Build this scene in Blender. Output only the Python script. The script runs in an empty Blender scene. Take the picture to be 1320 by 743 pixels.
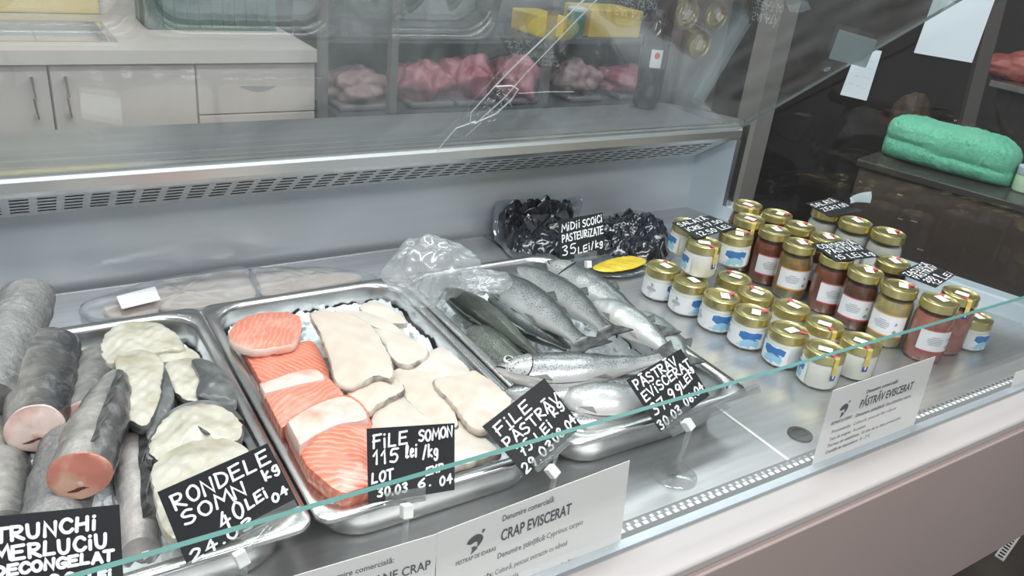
import bpy, bmesh, math, random
import numpy as np
from mathutils import Vector, Matrix

# ------------------------------------------------------------------ camera / light / exposure
SC = bpy.context.scene
COL = SC.collection
W, H = 1320, 743
CAM_ROTVEC = (1.985363428334686, -0.49395405159609107, 0.4502627021772831)
CAM_C = np.array([-0.22953743587217346, -0.643226767347925, 0.6794394988261881])
FOC = 1054.0806704582453


def rotm(rv):
    rv = np.array(rv); a = np.linalg.norm(rv); k = rv / a
    K = np.array([[0, -k[2], k[1]], [k[2], 0, -k[0]], [-k[1], k[0], 0]])
    return np.eye(3) + np.sin(a) * K + (1 - np.cos(a)) * K @ K


RM = rotm(CAM_ROTVEC)
cd = bpy.data.cameras.new('camera')
cam = bpy.data.objects.new('camera', cd)
COL.objects.link(cam)
cd.sensor_width = 36.0
cd.lens = FOC * 36.0 / W
cd.clip_start = 0.01
mw = Matrix.Identity(4)
for i in range(3):
    mw[i][0] = RM[0][i]; mw[i][1] = -RM[1][i]; mw[i][2] = -RM[2][i]; mw[i][3] = CAM_C[i]
cam.matrix_world = mw
SC.camera = cam

SC.view_settings.view_transform = 'Standard'
SC.view_settings.look = 'None'
SC.view_settings.gamma = 1.0
SC.view_settings.use_curve_mapping = False
SC.view_settings.exposure = 0.38

wd = bpy.data.worlds.new('world'); SC.world = wd; wd.use_nodes = True
wd.node_tree.nodes['Background'].inputs[0].default_value = (0.80, 0.86, 0.92, 1)
wd.node_tree.nodes['Background'].inputs[1].default_value = 0.34


def area(name, loc, target, sx, sy, power, col=(1, 1, 1)):
    l = bpy.data.lights.new(name, 'AREA'); l.shape = 'RECTANGLE'; l.size = sx; l.size_y = sy
    l.energy = power; l.color = col
    o = bpy.data.objects.new(name, l); COL.objects.link(o)
    o.location = loc
    o.rotation_euler = (Vector(target) - Vector(loc)).to_track_quat('-Z', 'Y').to_euler()
    return o


# fluorescent battens of the shop ceiling: one row over the counter, one behind, one over the aisle
area('ceiling_lamp_counter', (0.35, 0.35, 1.80), (0.35, 0.35, 0), 2.4, 0.30, 31, (0.95, 0.98, 1.0))
area('ceiling_lamp_side', (2.1, 1.45, 1.80), (2.0, 1.3, 0), 1.6, 0.30, 9, (0.93, 0.97, 1.0))
area('ceiling_lamp_aisle', (0.2, -1.3, 1.80), (0.2, -0.9, 0), 2.4, 0.30, 32, (1.0, 0.97, 0.95))
area('ceiling_lamp_kitchen', (-0.3, 1.5, 1.80), (-0.3, 1.6, 0), 2.0, 0.30, 11, (1.0, 0.93, 0.87))


# ------------------------------------------------------------------ helpers
def ray(u):
    d = np.array([(u[0] - W / 2) / FOC, (u[1] - H / 2) / FOC, 1.0]) @ RM
    return d / np.linalg.norm(d)


def px(u, v, x=None, y=None, z=None):
    r = ray((u, v))
    ax, val = (0, x) if x is not None else (1, y) if y is not None else (2, z)
    return CAM_C + (val - CAM_C[ax]) / r[ax] * r


def pxp(u, v, P, n):
    r = ray((u, v)); P = np.array(P, float); n = np.array(n, float)
    return CAM_C + ((P - CAM_C) @ n) / (r @ n) * r


def tag(o, label, cat, group=None, kind=None):
    o['label'] = label; o['category'] = cat
    if group: o['group'] = group
    if kind: o['kind'] = kind
    return o


def thing(name, label, cat, loc=(0, 0, 0), group=None):
    o = bpy.data.objects.new(name, None); COL.objects.link(o)
    o.empty_display_size = 0.02
    o.location = loc
    return tag(o, label, cat, group)


class MB:
    """collects shapes, builds ONE mesh object"""
    def __init__(s):
        s.v = []; s.f = []; s.m = []; s.uv = []   # uv per vertex

    def add(s, vs, fs, m=0, uvs=None):
        b = len(s.v)
        s.v += [tuple(map(float, p)) for p in vs]
        s.f += [tuple(i + b for i in f) for f in fs]
        s.m += ([m] * len(fs)) if isinstance(m, int) else list(m)
        s.uv += [tuple(u) for u in uvs] if uvs is not None else [(0, 0)] * len(vs)
        return s

    def box(s, a, b, m=0):
        (x0, y0, z0), (x1, y1, z1) = a, b
        vs = [(x0, y0, z0), (x1, y0, z0), (x1, y1, z0), (x0, y1, z0), (x0, y0, z1), (x1, y0, z1), (x1, y1, z1), (x0, y1, z1)]
        return s.add(vs, [(0, 3, 2, 1), (4, 5, 6, 7), (0, 1, 5, 4), (1, 2, 6, 5), (2, 3, 7, 6), (3, 0, 4, 7)], m)

    def hexa(s, bot, top, m=0):
        """solid between two same-length polygons"""
        n = len(bot)
        fs = [tuple(range(n))[::-1], tuple(range(n, 2 * n))] + [(i, (i + 1) % n, n + (i + 1) % n, n + i) for i in range(n)]
        return s.add(list(bot) + list(top), fs, m)

    def prism(s, poly, d, m=0):
        d = np.array(d, float)
        return s.hexa([np.array(p, float) for p in poly], [np.array(p, float) + d for p in poly], m)

    def loft(s, rings, m=0, closed=True, cap0=False, cap1=False, uvs=None, capm=None):
        n = len(rings[0]); b = []; fs = []; uu = []
        for k, r in enumerate(rings):
            b += list(r)
            uu += list(uvs[k]) if uvs is not None else [(0, 0)] * n
        for k in range(len(rings) - 1):
            for i in range(n if closed else n - 1):
                j = (i + 1) % n
                fs.append((k * n + i, k * n + j, (k + 1) * n + j, (k + 1) * n + i))
        ms = [m] * len(fs)
        if cap0: fs.append(tuple(range(n))[::-1]); ms.append(m if capm is None else capm)
        if cap1: fs.append(tuple((len(rings) - 1) * n + i for i in range(n))); ms.append(m if capm is None else capm)
        return s.add(b, fs, ms, uu)

    def lathe(s, prof, n=28, m=0, c=(0, 0, 0), cap=True):
        rings = []
        for r, z in prof:
            rings.append([(c[0] + r * math.cos(2 * math.pi * i / n), c[1] + r * math.sin(2 * math.pi * i / n), c[2] + z) for i in range(n)])
        return s.loft(rings, m, True, cap, cap)

    def tube(s, pts, r, n=8, m=0):
        pts = [np.array(p, float) for p in pts]; rings = []
        for i, p in enumerate(pts):
            t = pts[min(i + 1, len(pts) - 1)] - pts[max(i - 1, 0)]; t /= np.linalg.norm(t) + 1e-12
            a = np.cross(t, (0, 0, 1.0))
            if np.linalg.norm(a) < 1e-3: a = np.cross(t, (1.0, 0, 0))
            a /= np.linalg.norm(a); b = np.cross(t, a)
            rr = r[i] if hasattr(r, '__len__') else r
            rings.append([p + rr * (math.cos(2 * math.pi * k / n) * a + math.sin(2 * math.pi * k / n) * b) for k in range(n)])
        return s.loft(rings, m, True, True, True)

    def build(s, name, mats, parent=None, smooth=True, base=None, bevel=None, auto=35, subsurf=0):
        me = bpy.data.meshes.new(name)
        base = np.array(base if base is not None else (parent_base(parent) if parent else (0, 0, 0)), float)
        me.from_pydata([tuple(np.array(p) - base) for p in s.v], [], s.f)
        mats = mats if isinstance(mats, (list, tuple)) else [mats]
        for m in mats: me.materials.append(m)
        me.polygons.foreach_set('material_index', s.m)
        uvl = me.uv_layers.new(name='UVMap')
        idx = np.empty(len(me.loops), int); me.loops.foreach_get('vertex_index', idx)
        uvl.data.foreach_set('uv', np.array(s.uv, float)[idx].ravel())
        if smooth:
            me.polygons.foreach_set('use_smooth', [True] * len(me.polygons))
            try: me.set_sharp_from_angle(angle=math.radians(auto))
            except Exception: pass
        me.update()
        o = bpy.data.objects.new(name, me); COL.objects.link(o)
        if parent:
            o.parent = parent
        else:
            o.location = base
        if bevel:
            bv = o.modifiers.new('bevel', 'BEVEL'); bv.width = bevel; bv.segments = 2; bv.limit_method = 'ANGLE'; bv.angle_limit = math.radians(40)
        if subsurf:
            ss = o.modifiers.new('subd', 'SUBSURF'); ss.levels = subsurf; ss.render_levels = subsurf
        return o


def parent_base(o):
    b = np.array(o.location, float)
    while o.parent:
        o = o.parent; b += np.array(o.location, float)
    return b


def struct(o):
    o['kind'] = 'structure'; return o


def copy_tree(o, parent=None):
    c = o.copy(); COL.objects.link(c)
    if parent: c.parent = parent
    for ch in list(o.children): copy_tree(ch, c)
    return c


rnd = random.Random(7)


def vnoise(p, s=1.0, seed=0.0):
    """cheap smooth pseudo noise for displacing vertices, about -1..1"""
    x, y, z = p[0] * s + seed, p[1] * s + seed * 1.7, p[2] * s - seed
    return (math.sin(x * 1.7 + 1.3 * math.sin(y * 1.1 + seed)) + math.sin(y * 2.3 + 1.7 * math.sin(z * 1.3 - seed)) +
            math.sin(z * 1.9 + 1.1 * math.sin(x * 2.1 + 2)) + .5 * math.sin(x * 4.1 + y * 3.7 + seed) + .5 * math.sin(y * 5.3 - x * 4.7)) / 4.0


# ------------------------------------------------------------------ materials
def mat(name, col, rough=.5, metal=0., bump=None, noise=None, spec=.5, coat=0., sss=0., emit=None, trans=0., coords='Object', ior=1.45):
    m = bpy.data.materials.new(name); m.use_nodes = True
    nt = m.node_tree; b = nt.nodes['Principled BSDF']
    b.inputs['Base Color'].default_value = (*col, 1)
    b.inputs['Roughness'].default_value = rough
    b.inputs['Metallic'].default_value = metal
    b.inputs['Specular IOR Level'].default_value = spec
    b.inputs['Coat Weight'].default_value = coat
    b.inputs['Coat Roughness'].default_value = .08
    b.inputs['IOR'].default_value = ior
    if sss:
        b.inputs['Subsurface Weight'].default_value = sss
        b.inputs['Subsurface Radius'].default_value = (.012, .006, .004)
        b.inputs['Subsurface Scale'].default_value = .6
    if trans: b.inputs['Transmission Weight'].default_value = trans
    if emit:
        b.inputs['Emission Color'].default_value = (*col, 1); b.inputs['Emission Strength'].default_value = emit
    tc = nt.nodes.new('ShaderNodeTexCoord')
    src = tc.outputs[coords]
    if noise:   # (scale, col2, lo, hi, stretch)
        mp = nt.nodes.new('ShaderNodeMapping'); nt.links.new(src, mp.inputs[0])
        if len(noise) > 4: mp.inputs['Scale'].default_value = noise[4]
        n = nt.nodes.new('ShaderNodeTexNoise'); n.inputs['Scale'].default_value = noise[0]; n.inputs['Detail'].default_value = 5
        nt.links.new(mp.outputs[0], n.inputs['Vector'])
        cr = nt.nodes.new('ShaderNodeValToRGB')
        cr.color_ramp.elements[0].position = noise[2]; cr.color_ramp.elements[0].color = (*col, 1)
        cr.color_ramp.elements[1].position = noise[3]; cr.color_ramp.elements[1].color = (*noise[1], 1)
        nt.links.new(n.outputs[0], cr.inputs[0]); nt.links.new(cr.outputs[0], b.inputs['Base Color'])
    if bump:    # (scale, strength, distance)
        n2 = nt.nodes.new('ShaderNodeTexNoise'); n2.inputs['Scale'].default_value = bump[0]; n2.inputs['Detail'].default_value = 4
        nt.links.new(src, n2.inputs['Vector'])
        bp = nt.nodes.new('ShaderNodeBump'); bp.inputs['Strength'].default_value = bump[1]; bp.inputs['Distance'].default_value = bump[2]
        nt.links.new(n2.outputs[0], bp.inputs['Height']); nt.links.new(bp.outputs[0], b.inputs['Normal'])
    return m


def glass(name, tint=(1, 1, 1), rough=.01, fmul=1.0, haze=0.0, hazecol=(.8, .82, .84), smear=0.0, f0=0.0):
    """thin clear sheet: straight-through light plus a Fresnel mirror, optionally a film of dirt"""
    m = bpy.data.materials.new(name); m.use_nodes = True; nt = m.node_tree
    for n in list(nt.nodes): nt.nodes.remove(n)
    out = nt.nodes.new('ShaderNodeOutputMaterial')
    tr = nt.nodes.new('ShaderNodeBsdfTransparent'); tr.inputs[0].default_value = (*tint, 1)
    gl = nt.nodes.new('ShaderNodeBsdfGlossy'); gl.inputs['Roughness'].default_value = rough
    fr = nt.nodes.new('ShaderNodeFresnel'); ge = nt.nodes.new('ShaderNodeNewGeometry')
    io = nt.nodes.new('ShaderNodeMapRange'); io.inputs['To Min'].default_value = 1.5; io.inputs['To Max'].default_value = 1 / 1.5
    nt.links.new(ge.outputs['Backfacing'], io.inputs[0]); nt.links.new(io.outputs[0], fr.inputs['IOR'])   # both faces of a sheet mirror alike
    mu = nt.nodes.new('ShaderNodeMath'); mu.operation = 'MULTIPLY_ADD'; mu.inputs[1].default_value = fmul; mu.inputs[2].default_value = f0; mu.use_clamp = True
    nt.links.new(fr.outputs[0], mu.inputs[0])
    mx = nt.nodes.new('ShaderNodeMixShader')
    nt.links.new(mu.outputs[0], mx.inputs[0]); nt.links.new(tr.outputs[0], mx.inputs[1]); nt.links.new(gl.outputs[0], mx.inputs[2])
    last = mx
    if haze > 0:
        df = nt.nodes.new('ShaderNodeBsdfDiffuse'); df.inputs[0].default_value = (*hazecol, 1)
        tl = nt.nodes.new('ShaderNodeBsdfTranslucent'); tl.inputs[0].default_value = (*hazecol, 1)
        ad = nt.nodes.new('ShaderNodeMixShader'); ad.inputs[0].default_value = .5
        nt.links.new(df.outputs[0], ad.inputs[1]); nt.links.new(tl.outputs[0], ad.inputs[2])
        m2 = nt.nodes.new('ShaderNodeMixShader'); m2.inputs[0].default_value = haze
        if smear > 0:
            tc = nt.nodes.new('ShaderNodeTexCoord'); mp = nt.nodes.new('ShaderNodeMapping'); mp.inputs['Scale'].default_value = (5, 2.2, 2.2)
            n = nt.nodes.new('ShaderNodeTexNoise'); n.inputs['Scale'].default_value = 1.6; n.inputs['Detail'].default_value = 6; n.inputs['Distortion'].default_value = 1.5
            nt.links.new(tc.outputs['Object'], mp.inputs[0]); nt.links.new(mp.outputs[0], n.inputs['Vector'])
            mr = nt.nodes.new('ShaderNodeMapRange'); mr.inputs['From Min'].default_value = .35; mr.inputs['From Max'].default_value = .75
            mr.inputs['To Min'].default_value = haze; mr.inputs['To Max'].default_value = haze + smear
            nt.links.new(n.outputs[0], mr.inputs[0]); nt.links.new(mr.outputs[0], m2.inputs[0])
        nt.links.new(mx.outputs[0], m2.inputs[1]); nt.links.new(ad.outputs[0], m2.inputs[2]); last = m2
    nt.links.new(last.outputs[0], out.inputs[0])
    return m


def nodes(m):
    nt = m.node_tree
    return nt, nt.nodes['Principled BSDF']


STEEL = mat('brushed_steel', (.62, .64, .65), .24, 1.0, noise=(7, (.50, .52, .53), .3, .75, (1, 30, 1)), bump=(220, .06, .0004))
STEEL_DECK = mat('steel_deck', (.58, .59, .60), .30, .75, noise=(5, (.48, .49, .50), .3, .75, (2, 22, 1)))
STEEL_WALL = mat('satin_steel_wall', (.62, .68, .72), .36, .5, noise=(3, (.54, .60, .64), .3, .8, (1, 1, 8)))
SHELF = mat('shelf_steel', (.40, .42, .44), .32, .75, noise=(3, (.32, .34, .36), .3, .8, (1, 12, 1)))
STEEL_DARK = mat('dark_steel', (.20, .21, .22), .28, .9)
TRAYST = mat('tray_steel', (.74, .74, .73), .27, 1.0, noise=(12, (.60, .60, .60), .35, .7), bump=(90, .04, .0006))
CHROME = mat('chrome', (.8, .8, .8), .08, 1.0)
WHITE_ENAMEL = mat('white_enamel', (.53, .50, .49), .4)
ALU = mat('satin_aluminium', (.70, .71, .71), .34, .9)
GRILLE = mat('grille_sheet', (.72, .73, .73), .40, .35)
STRIPM = mat('grey_strip', (.20, .21, .21), .5)
PLUG = mat('dark_plug', (.07, .07, .07), .55)
PINK_WHITE = mat('pinkish_white_laminate', (.47, .385, .355), .45, noise=(3, (.43, .35, .325), .3, .8))
ENDPANEL = mat('pale_blue_steel', (.60, .70, .76), .45, .3)
GREYPL = mat('grey_plastic', (.30, .31, .31), .5)
BLACKPL = mat('black_plastic', (.012, .012, .012), .35)
HOLE = mat('hole_black', (.01, .01, .01), .8)
HOLE_LIT = mat('hole_pale', (.85, .88, .9), .5)  # pale colour stands in for light showing through the holes
GL_LOW = glass('low_front_glass', (.985, .997, .992), fmul=.8, haze=.008)
GL_TOP = glass('raised_front_glass', (.90, .93, .92), fmul=1.0, haze=.016, smear=.06, f0=.0)
GL_END = glass('end_glass', (.93, .95, .94), fmul=.6, haze=.012)
GEDGE = mat('glass_edge_green', (.085, .22, .20), .3, spec=.5)
GEDGE_GREY = mat('glass_edge_grey', (.17, .19, .19), .2, spec=.6)
CRACK = mat('crack_white', (.85, .88, .88), .3)
CLEARPL = glass('clear_plastic', (.93, .95, .95), .05, fmul=2.5, haze=.10, hazecol=(.9, .9, .9), f0=.03)
WHITEPL = mat('white_plastic', (.88, .88, .86), .35)
CARD = mat('black_card', (.022, .024, .027), .42, bump=(300, .05, .0003))
INK = mat('white_marker', (.88, .90, .91), .6)
PAPER = mat('white_paper', (.92, .90, .89), .65)
PAPERB = mat('bluish_white_paper', (.50, .58, .62), .6)
PRINT = mat('grey_print', (.13, .13, .15), .7)

# ------------------------------------------------------------------ the room
XL = -0.95
FLOOR_Z = -0.85
DARK_BROWN = mat('dark_brown_wall', (.030, .022, .020), .45, noise=(2.5, (.05, .038, .034), .35, .8))
GREY_WALL = mat('grey_wall', (.42, .40, .38), .7)
PALE_WALL = mat('pale_wall', (.72, .68, .64), .6)
FLOORM = mat('dark_floor', (.05, .045, .04), .5, noise=(6, (.08, .07, .06), .3, .7))


def box_obj(name, a, b, m, parent=None, bevel=None, smooth=False):
    return MB().box(a, b).build(name, m, parent, smooth=smooth, bevel=bevel, base=None if parent else ((a[0] + b[0]) / 2, (a[1] + b[1]) / 2, a[2]))


struct(box_obj('floor', (-2.6, -3.0, FLOOR_Z - .05), (3.6, 3.2, FLOOR_Z), FLOORM))
struct(box_obj('wall_back', (-2.6, 3.0, FLOOR_Z), (3.6, 3.1, 2.0), DARK_BROWN))
struct(box_obj('wall_right', (3.4, -3.0, FLOOR_Z), (3.5, 3.0, 2.0), DARK_BROWN))

# ------------------------------------------------------------------ display case
EO = np.array([1.265, .7885, 0.0]); FL = 0.30
EE = np.array([FL, -1, 0.0]); EE /= np.linalg.norm(EE)
EN = np.array([1, FL, 0.0]); EN /= np.linalg.norm(EN)


def E(s, z, o=0.0):
    return EO + s * EE + o * EN + np.array([0, 0, z])


def ey(y):   # s on the end panel for a given depth y
    return (y - EO[1]) / EE[1]


case = thing('display_case', 'long stainless fish counter with raised cracked front glass holding the trays and jars', 'display counter', (0.3, .3, FLOOR_Z))
# deck plates
MB().box((XL, -.086, -.006), (.654, .770, 0)).build('deck_plate', STEEL_DECK, case, smooth=False)
pr = [(.660, -.086, -.006), tuple(E(ey(-.086), -.006)), tuple(E(0, -.006)), (.660, .7885, -.006)]
MB().prism(pr, (0, 0, .006)).build('deck_plate', STEEL_DECK, case, smooth=False)
MB().box((.6545, -.086, -.004), (.6595, .20, .0012)).build('joint_highlight', WHITEPL, case, smooth=False)  # white strip imitates the bright highlight along the front of the joint
MB().box((XL, .770, -.004), (.654, .7725, .0015)).build('deck_edge', CHROME, case, smooth=False)
# tub beneath and plinth
MB().prism([(XL, -.10, -.06), tuple(E(ey(-.10), -.06)), tuple(E(0, -.06)), (XL, .7885, -.06)], (0, 0, .05)).build('tub', STEEL_DARK, case, smooth=False)
MB().box((XL, .20, FLOOR_Z), (1.25, .78, -.06)).build('plinth', BLACKPL, case, smooth=False)
# back wall, rear body, shelf
MB().box((XL, .7885, -.012), (1.30, .80, .16)).build('back_panel', STEEL_WALL, case, smooth=False)
MB().box((XL, .80, FLOOR_Z), (1.265, .94, .2125)).build('rear_body', WHITE_ENAMEL, case, smooth=False)
MB().box((XL, .690, .2125), (1.265, .945, .2325)).build('top_shelf', SHELF, case, smooth=False)
lip = [(XL, .690, .2075), (XL, .668, .2125), (XL, .660, .222), (XL, .660, .238), (XL, .664, .243), (XL, .676, .243), (XL, .680, .2325), (XL, .690, .2325)]
MB().prism(lip, (1.265 - XL, 0, 0)).build('shelf_lip', ALU, case, smooth=False)
lt = [(XL, .690, .2326), (XL, .735, .2326), (XL, .735, .2345), (XL, .690, .2390)]
MB().prism(lt, (1.262 - XL, 0, 0)).build('shelf_rail', STEEL, case, smooth=False)
ck = [(1.265, .945, .2125), (1.265, .945, .234), (1.265, .676, .262), (1.265, .662, .262), (1.265, .660, .215), (1.265, .690, .205), (1.265, .7885, .137), (1.265, .80, .137), (1.265, .80, .2125)]
MB().prism(ck, (.004, 0, 0)).build('end_cheek', STEEL, case, smooth=False)
# air grille under the shelf
GB = np.array([0, .7885, .139]); GT = np.array([0, .690, .2075])
gv = GT - GB; gn = np.array([0, -gv[2], gv[1]]); gn /= np.linalg.norm(gn)
g = MB()
g.prism([(XL, GB[1], GB[2]), (1.265, GB[1], GB[2]), (1.265, GT[1], GT[2]), (XL, GT[1], GT[2])], -gn * .003)
gr = g.build('air_grille', GRILLE, case, smooth=False)
sl = MB()
k = 0
x = -.60
while x < 1.235:
    for r in range(5):
        f0 = .18 + r * .15
        a = GB + gv * f0 + gn * .0006; b = GB + gv * (f0 + .042) + gn * .0006
        sl.add([(x, a[1], a[2]), (x + .026, a[1], a[2]), (x + .026, b[1], b[2]), (x, b[1], b[2])], [(0, 1, 2, 3)])
    x += .0375
sl.build('air_slots', HOLE, gr, smooth=False)
# end wall: rear panel, sill, frame, glass
rp = MB()
s1 = .098
rp.hexa([E(0, -.006), E(s1, -.006), E(s1, .232), E(0, .232)], [E(0, -.006, .03), E(s1, -.006, .03), E(s1, .232, .03), E(0, .232, .03)])
rp.build('end_panel', ENDPANEL, case, smooth=False)
fr = MB()
fr.hexa([E(s1, .035), E(s1 + .010, .035), E(s1 + .010, .240), E(s1, .240)], [E(s1, .035, .034), E(s1 + .010, .035, .034), E(s1 + .010, .240, .034), E(s1, .240, .034)])
fr.build('window_frame', STEEL, case, smooth=False)
sF = ey(-.112)
MB().hexa([E(s1, -.006), E(sF, -.006), E(sF, .035), E(s1, .035)], [E(s1, -.006, .05), E(sF, -.006, .05), E(sF, .035, .05), E(s1, .035, .05)]).build('end_sill', ENDPANEL, case, smooth=False)
eg = [E(s1 + .01, .035, .012), E(sF, .035, .012), E(sF, .62, .012), E(.50, .62, .012), E(s1 + .01, .245, .012)]
MB().prism(eg, EN * .005).build('end_glass', GL_END, case, smooth=False)
# raised front glass resting on the shelf lip
P0 = np.array([0, .667, .2405]); PT = np.array([0, -.776, .631]); PT /= np.linalg.norm(PT); PN = np.array([0, -PT[2], PT[1]])   # PN: towards the customer, downwards
LP = .66


def pane(x, t, o=0.0):
    return np.array([x, 0, 0]) + P0 + PT * t + PN * o


pg = MB()
bq = [pane(XL, 0), pane(1.264, 0), pane(1.264, LP), pane(XL, LP)]
tq = [p - PN * .006 for p in bq]
pg.add(bq + tq, [(0, 1, 2, 3), (7, 6, 5, 4)], 0).add(bq + tq, [(0, 4, 5, 1), (1, 5, 6, 2), (2, 6, 7, 3), (3, 7, 4, 0)], 1)
top_glass = pg.build('raised_glass', [GL_TOP, GEDGE_GREY], case, smooth=False)


def on_pane(u, v, o=.0008):
    return pxp(u, v, P0, PN) + PN * o


def crack(pts, r):
    MB().tube([on_pane(*q) for q in pts], r, 6).build('crack', CRACK, top_glass)


crack([(756, -4), (700, 50), (660, 88), (637, 112), (607, 145), (606, 158), (613, 158), (640, 146), (660, 127), (668, 115), (660, 110), (637, 111)], .0010)
crack([(772, -4), (720, 50), (680, 92), (648, 128), (612, 160)], .0007)
crack([(613, 156), (588, 165), (570, 186), (555, 204)], .0009)
crack([(600, 176), (620, 158)], .0004)
crack([(740, 118), (705, 118), (668, 120)], .0003)
rb = random.Random(3)
mb = MB()
for k in range(60):
    u = rb.uniform(612, 665); v = rb.uniform(112, 158)
    if u + v * 1.05 < 755 or u + v * 1.05 > 800: continue
    a = on_pane(u, v); mb.tube([a, on_pane(u + rb.uniform(-5, 5), v + rb.uniform(-4, 4))], .0003, 4)
mb.build('crack_splinters', CRACK, top_glass)
# round fixing hole near the right edge of the raised glass
c0 = on_pane(1066, 89)
ring = MB(); rr = []
for rad, oo in ((.0085, 0), (.0085, .002), (.0062, .002), (.0062, 0)):
    rr.append([c0 + rad * (math.cos(a) * np.array([1, 0, 0]) + math.sin(a) * PT) + PN * oo for a in np.linspace(0, 2 * math.pi, 24, endpoint=False)])
ring.loft(rr, 0)
ring.build('fixing_hole', CHROME, top_glass)
# low fixed front glass
yg = -.113
lg = MB()
xe = E(sF, 0)[0]
bq = [(XL, yg - .003, 0), (xe, yg - .003, 0), (xe, yg - .003, .195), (XL, yg - .003, .195)]
tq = [(q[0], yg + .003, q[2]) for q in bq]
lg.add(bq + tq, [(0, 1, 2, 3), (7, 6, 5, 4), (0, 4, 5, 1)], 0).add(bq + tq, [(1, 5, 6, 2), (2, 6, 7, 3), (3, 7, 4, 0)], 1)
lg.build('low_front_glass', [GL_LOW, GEDGE], case, smooth=False)
# front perforated return strip
ps = MB()
ps.prism([(XL, -.108, .0), (XL, -.104, .005), (XL, -.092, .005), (XL, -.084, .0)], (xe - XL, 0, 0))
strip = ps.build('perforated_strip', STRIPM, case, smooth=False)
hm = MB(); hl = MB(); x = -.2
while x < 1.35:
    hm.box((x, -.1040, .005), (x + .0070, -.0985, .0056)); hl.box((x + .003, -.0975, .005), (x + .0085, -.0925, .0056))
    x += .0125
hm.build('strip_holes', HOLE_LIT, strip, smooth=False)
hl.build('strip_holes', STEEL, strip, smooth=False)
# ledge, bumper, fascia
xr = 1.66
MB().box((XL, -.121, -.012), (xr, -.1085, .0005)).build('glass_channel', STEEL_WALL, case, smooth=False)
MB().box((XL, -.1245, -.02), (xr, -.121, -.004)).build('ledge_groove', GREYPL, case, smooth=False)
MB().box((XL, -.178, -.016), (xr, -.1245, 0.0005)).build('bumper', WHITE_ENAMEL, case, bevel=.004)
MB().box((XL, -.176, -.030), (xr, -.13, -.016)).build('bumper_groove', GREYPL, case, smooth=False)
MB().box((XL, -.184, -.326), (xr, -.14, -.0165)).build('fascia', PINK_WHITE, case, bevel=.003)
# perforated bar under the fascia at the right
pa = px(1288, 720, y=-.05); pb = px(1330, 660, y=.0)
bm_ = MB(); d = pb - pa; L = np.linalg.norm(d); d /= L; wv = np.cross(d, CAM_C - pa); wv /= np.linalg.norm(wv)
nv = np.cross(d, wv)
w_ = .011
bm_.prism([pa - wv * w_, pa + wv * w_, pa + wv * w_ + d * (L + .1), pa - wv * w_ + d * (L + .1)], nv * .003)
bar = bm_.build('perforated_bar', WHITE_ENAMEL, case, smooth=False)
bh = MB(); t = .006
nv2 = nv if (CAM_C - pa) @ nv > 0 else -nv
oo = .0035 if nv2 is nv else .0005
while t < L + .09:
    q = pa + d * t + nv2 * oo
    bh.add([q - wv * .006, q + wv * .006, q + wv * .006 + d * .006, q - wv * .006 + d * .006], [(0, 1, 2, 3)]); t += .013
bh.build('bar_holes', HOLE, bar, smooth=False)
# drain plug in the right deck plate
dp = px(1031, 561, z=0)
MB().lathe([(.0185, 0), (.0185, .0025), (.016, .0035), (.0115, .0035), (.0105, .0022), (.006, .0022), (.005, .003), (.001, .003)], 28, c=tuple(dp)).build('drain_plug', PLUG, case)

# ------------------------------------------------------------------ kitchen run behind
K = 1.9
CAB = mat('white_cabinet', (.62, .56, .53), .4)
WORKTOP = mat('pale_worktop', (.64, .59, .56), .35)
zt = px(0, 63, y=K)[2]; zb = px(0, 82, y=K)[2]
xs = [px(-140, 120, y=K)[0], px(66, 120, y=K)[0], px(254, 120, y=K)[0], px(407, 110, y=K)[0]]
names = [('leftmost white kitchen base cabinet with a bar handle at its right side', 1), ('middle white kitchen base cabinet with a bar handle at its left side', 0), ('rightmost white kitchen base cabinet with a scooped grip drawer', 2)]
zlow = px(0, 168, y=K)[2]
for i in range(3):
    c = thing('base_cabinet', names[i][0], 'cabinet', ((xs[i] + xs[i + 1]) / 2, K + .3, FLOOR_Z), 'kitchen base cabinets behind the counter')
    MB().box((xs[i] + .001, K + .022, FLOOR_Z), (xs[i + 1] - .001, K + .58, zb - .001)).build('body', CAB, c, smooth=False)
    if names[i][1] == 2:
        zd = px(330, 146, y=K)[2]
        dr = MB().box((xs[i] + .003, K, zd + .002), (xs[i + 1] - .003, K + .02, zb - .006)).build('drawer', CAB, c, smooth=False, bevel=.002)
        gp = MB(); a = px(308, 111, y=K - .001); b = px(357, 111, y=K - .001); cpts = []
        for t in np.linspace(0, 1, 9):
            q = a + (b - a) * t; cpts.append((q[0], K - .001, q[2] - .018 * math.sin(math.pi * t)))
        gp.prism([(a[0], K - .001, a[2])] + cpts[1:-1] + [(b[0], K - .001, b[2])], (0, .004, 0)); gp.build('grip', GREYPL, dr, smooth=False)
        MB().box((xs[i] + .003, K, FLOOR_Z + .1), (xs[i + 1] - .003, K + .02, zd - .002)).build('drawer', CAB, c, smooth=False, bevel=.002)
    else:
        dr = MB().box((xs[i] + .003, K, FLOOR_Z + .1), (xs[i + 1] - .003, K + .02, zb - .006)).build('door', CAB, c, smooth=False, bevel=.002)
        hx = px(44, 125, y=K)[0] if names[i][1] == 1 else px(87, 125, y=K)[0]
        hz0 = px(44, 150, y=K)[2]; hz1 = px(44, 97, y=K)[2]
        MB().tube([(hx, K, hz0 + .01), (hx, K - .025, hz0), (hx, K - .028, (hz0 + hz1) / 2), (hx, K - .025, hz1), (hx, K, hz1 - .01)], .005, 8).build('handle', CHROME, dr)
wt = thing('worktop', 'pale kitchen worktop on the white cabinets behind the counter', 'worktop', (0, K + .3, zb))
sx0 = px(165, 55, y=K)[0] - .03; sy0, sy1 = K + .08, K + .40
w = MB()
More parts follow.
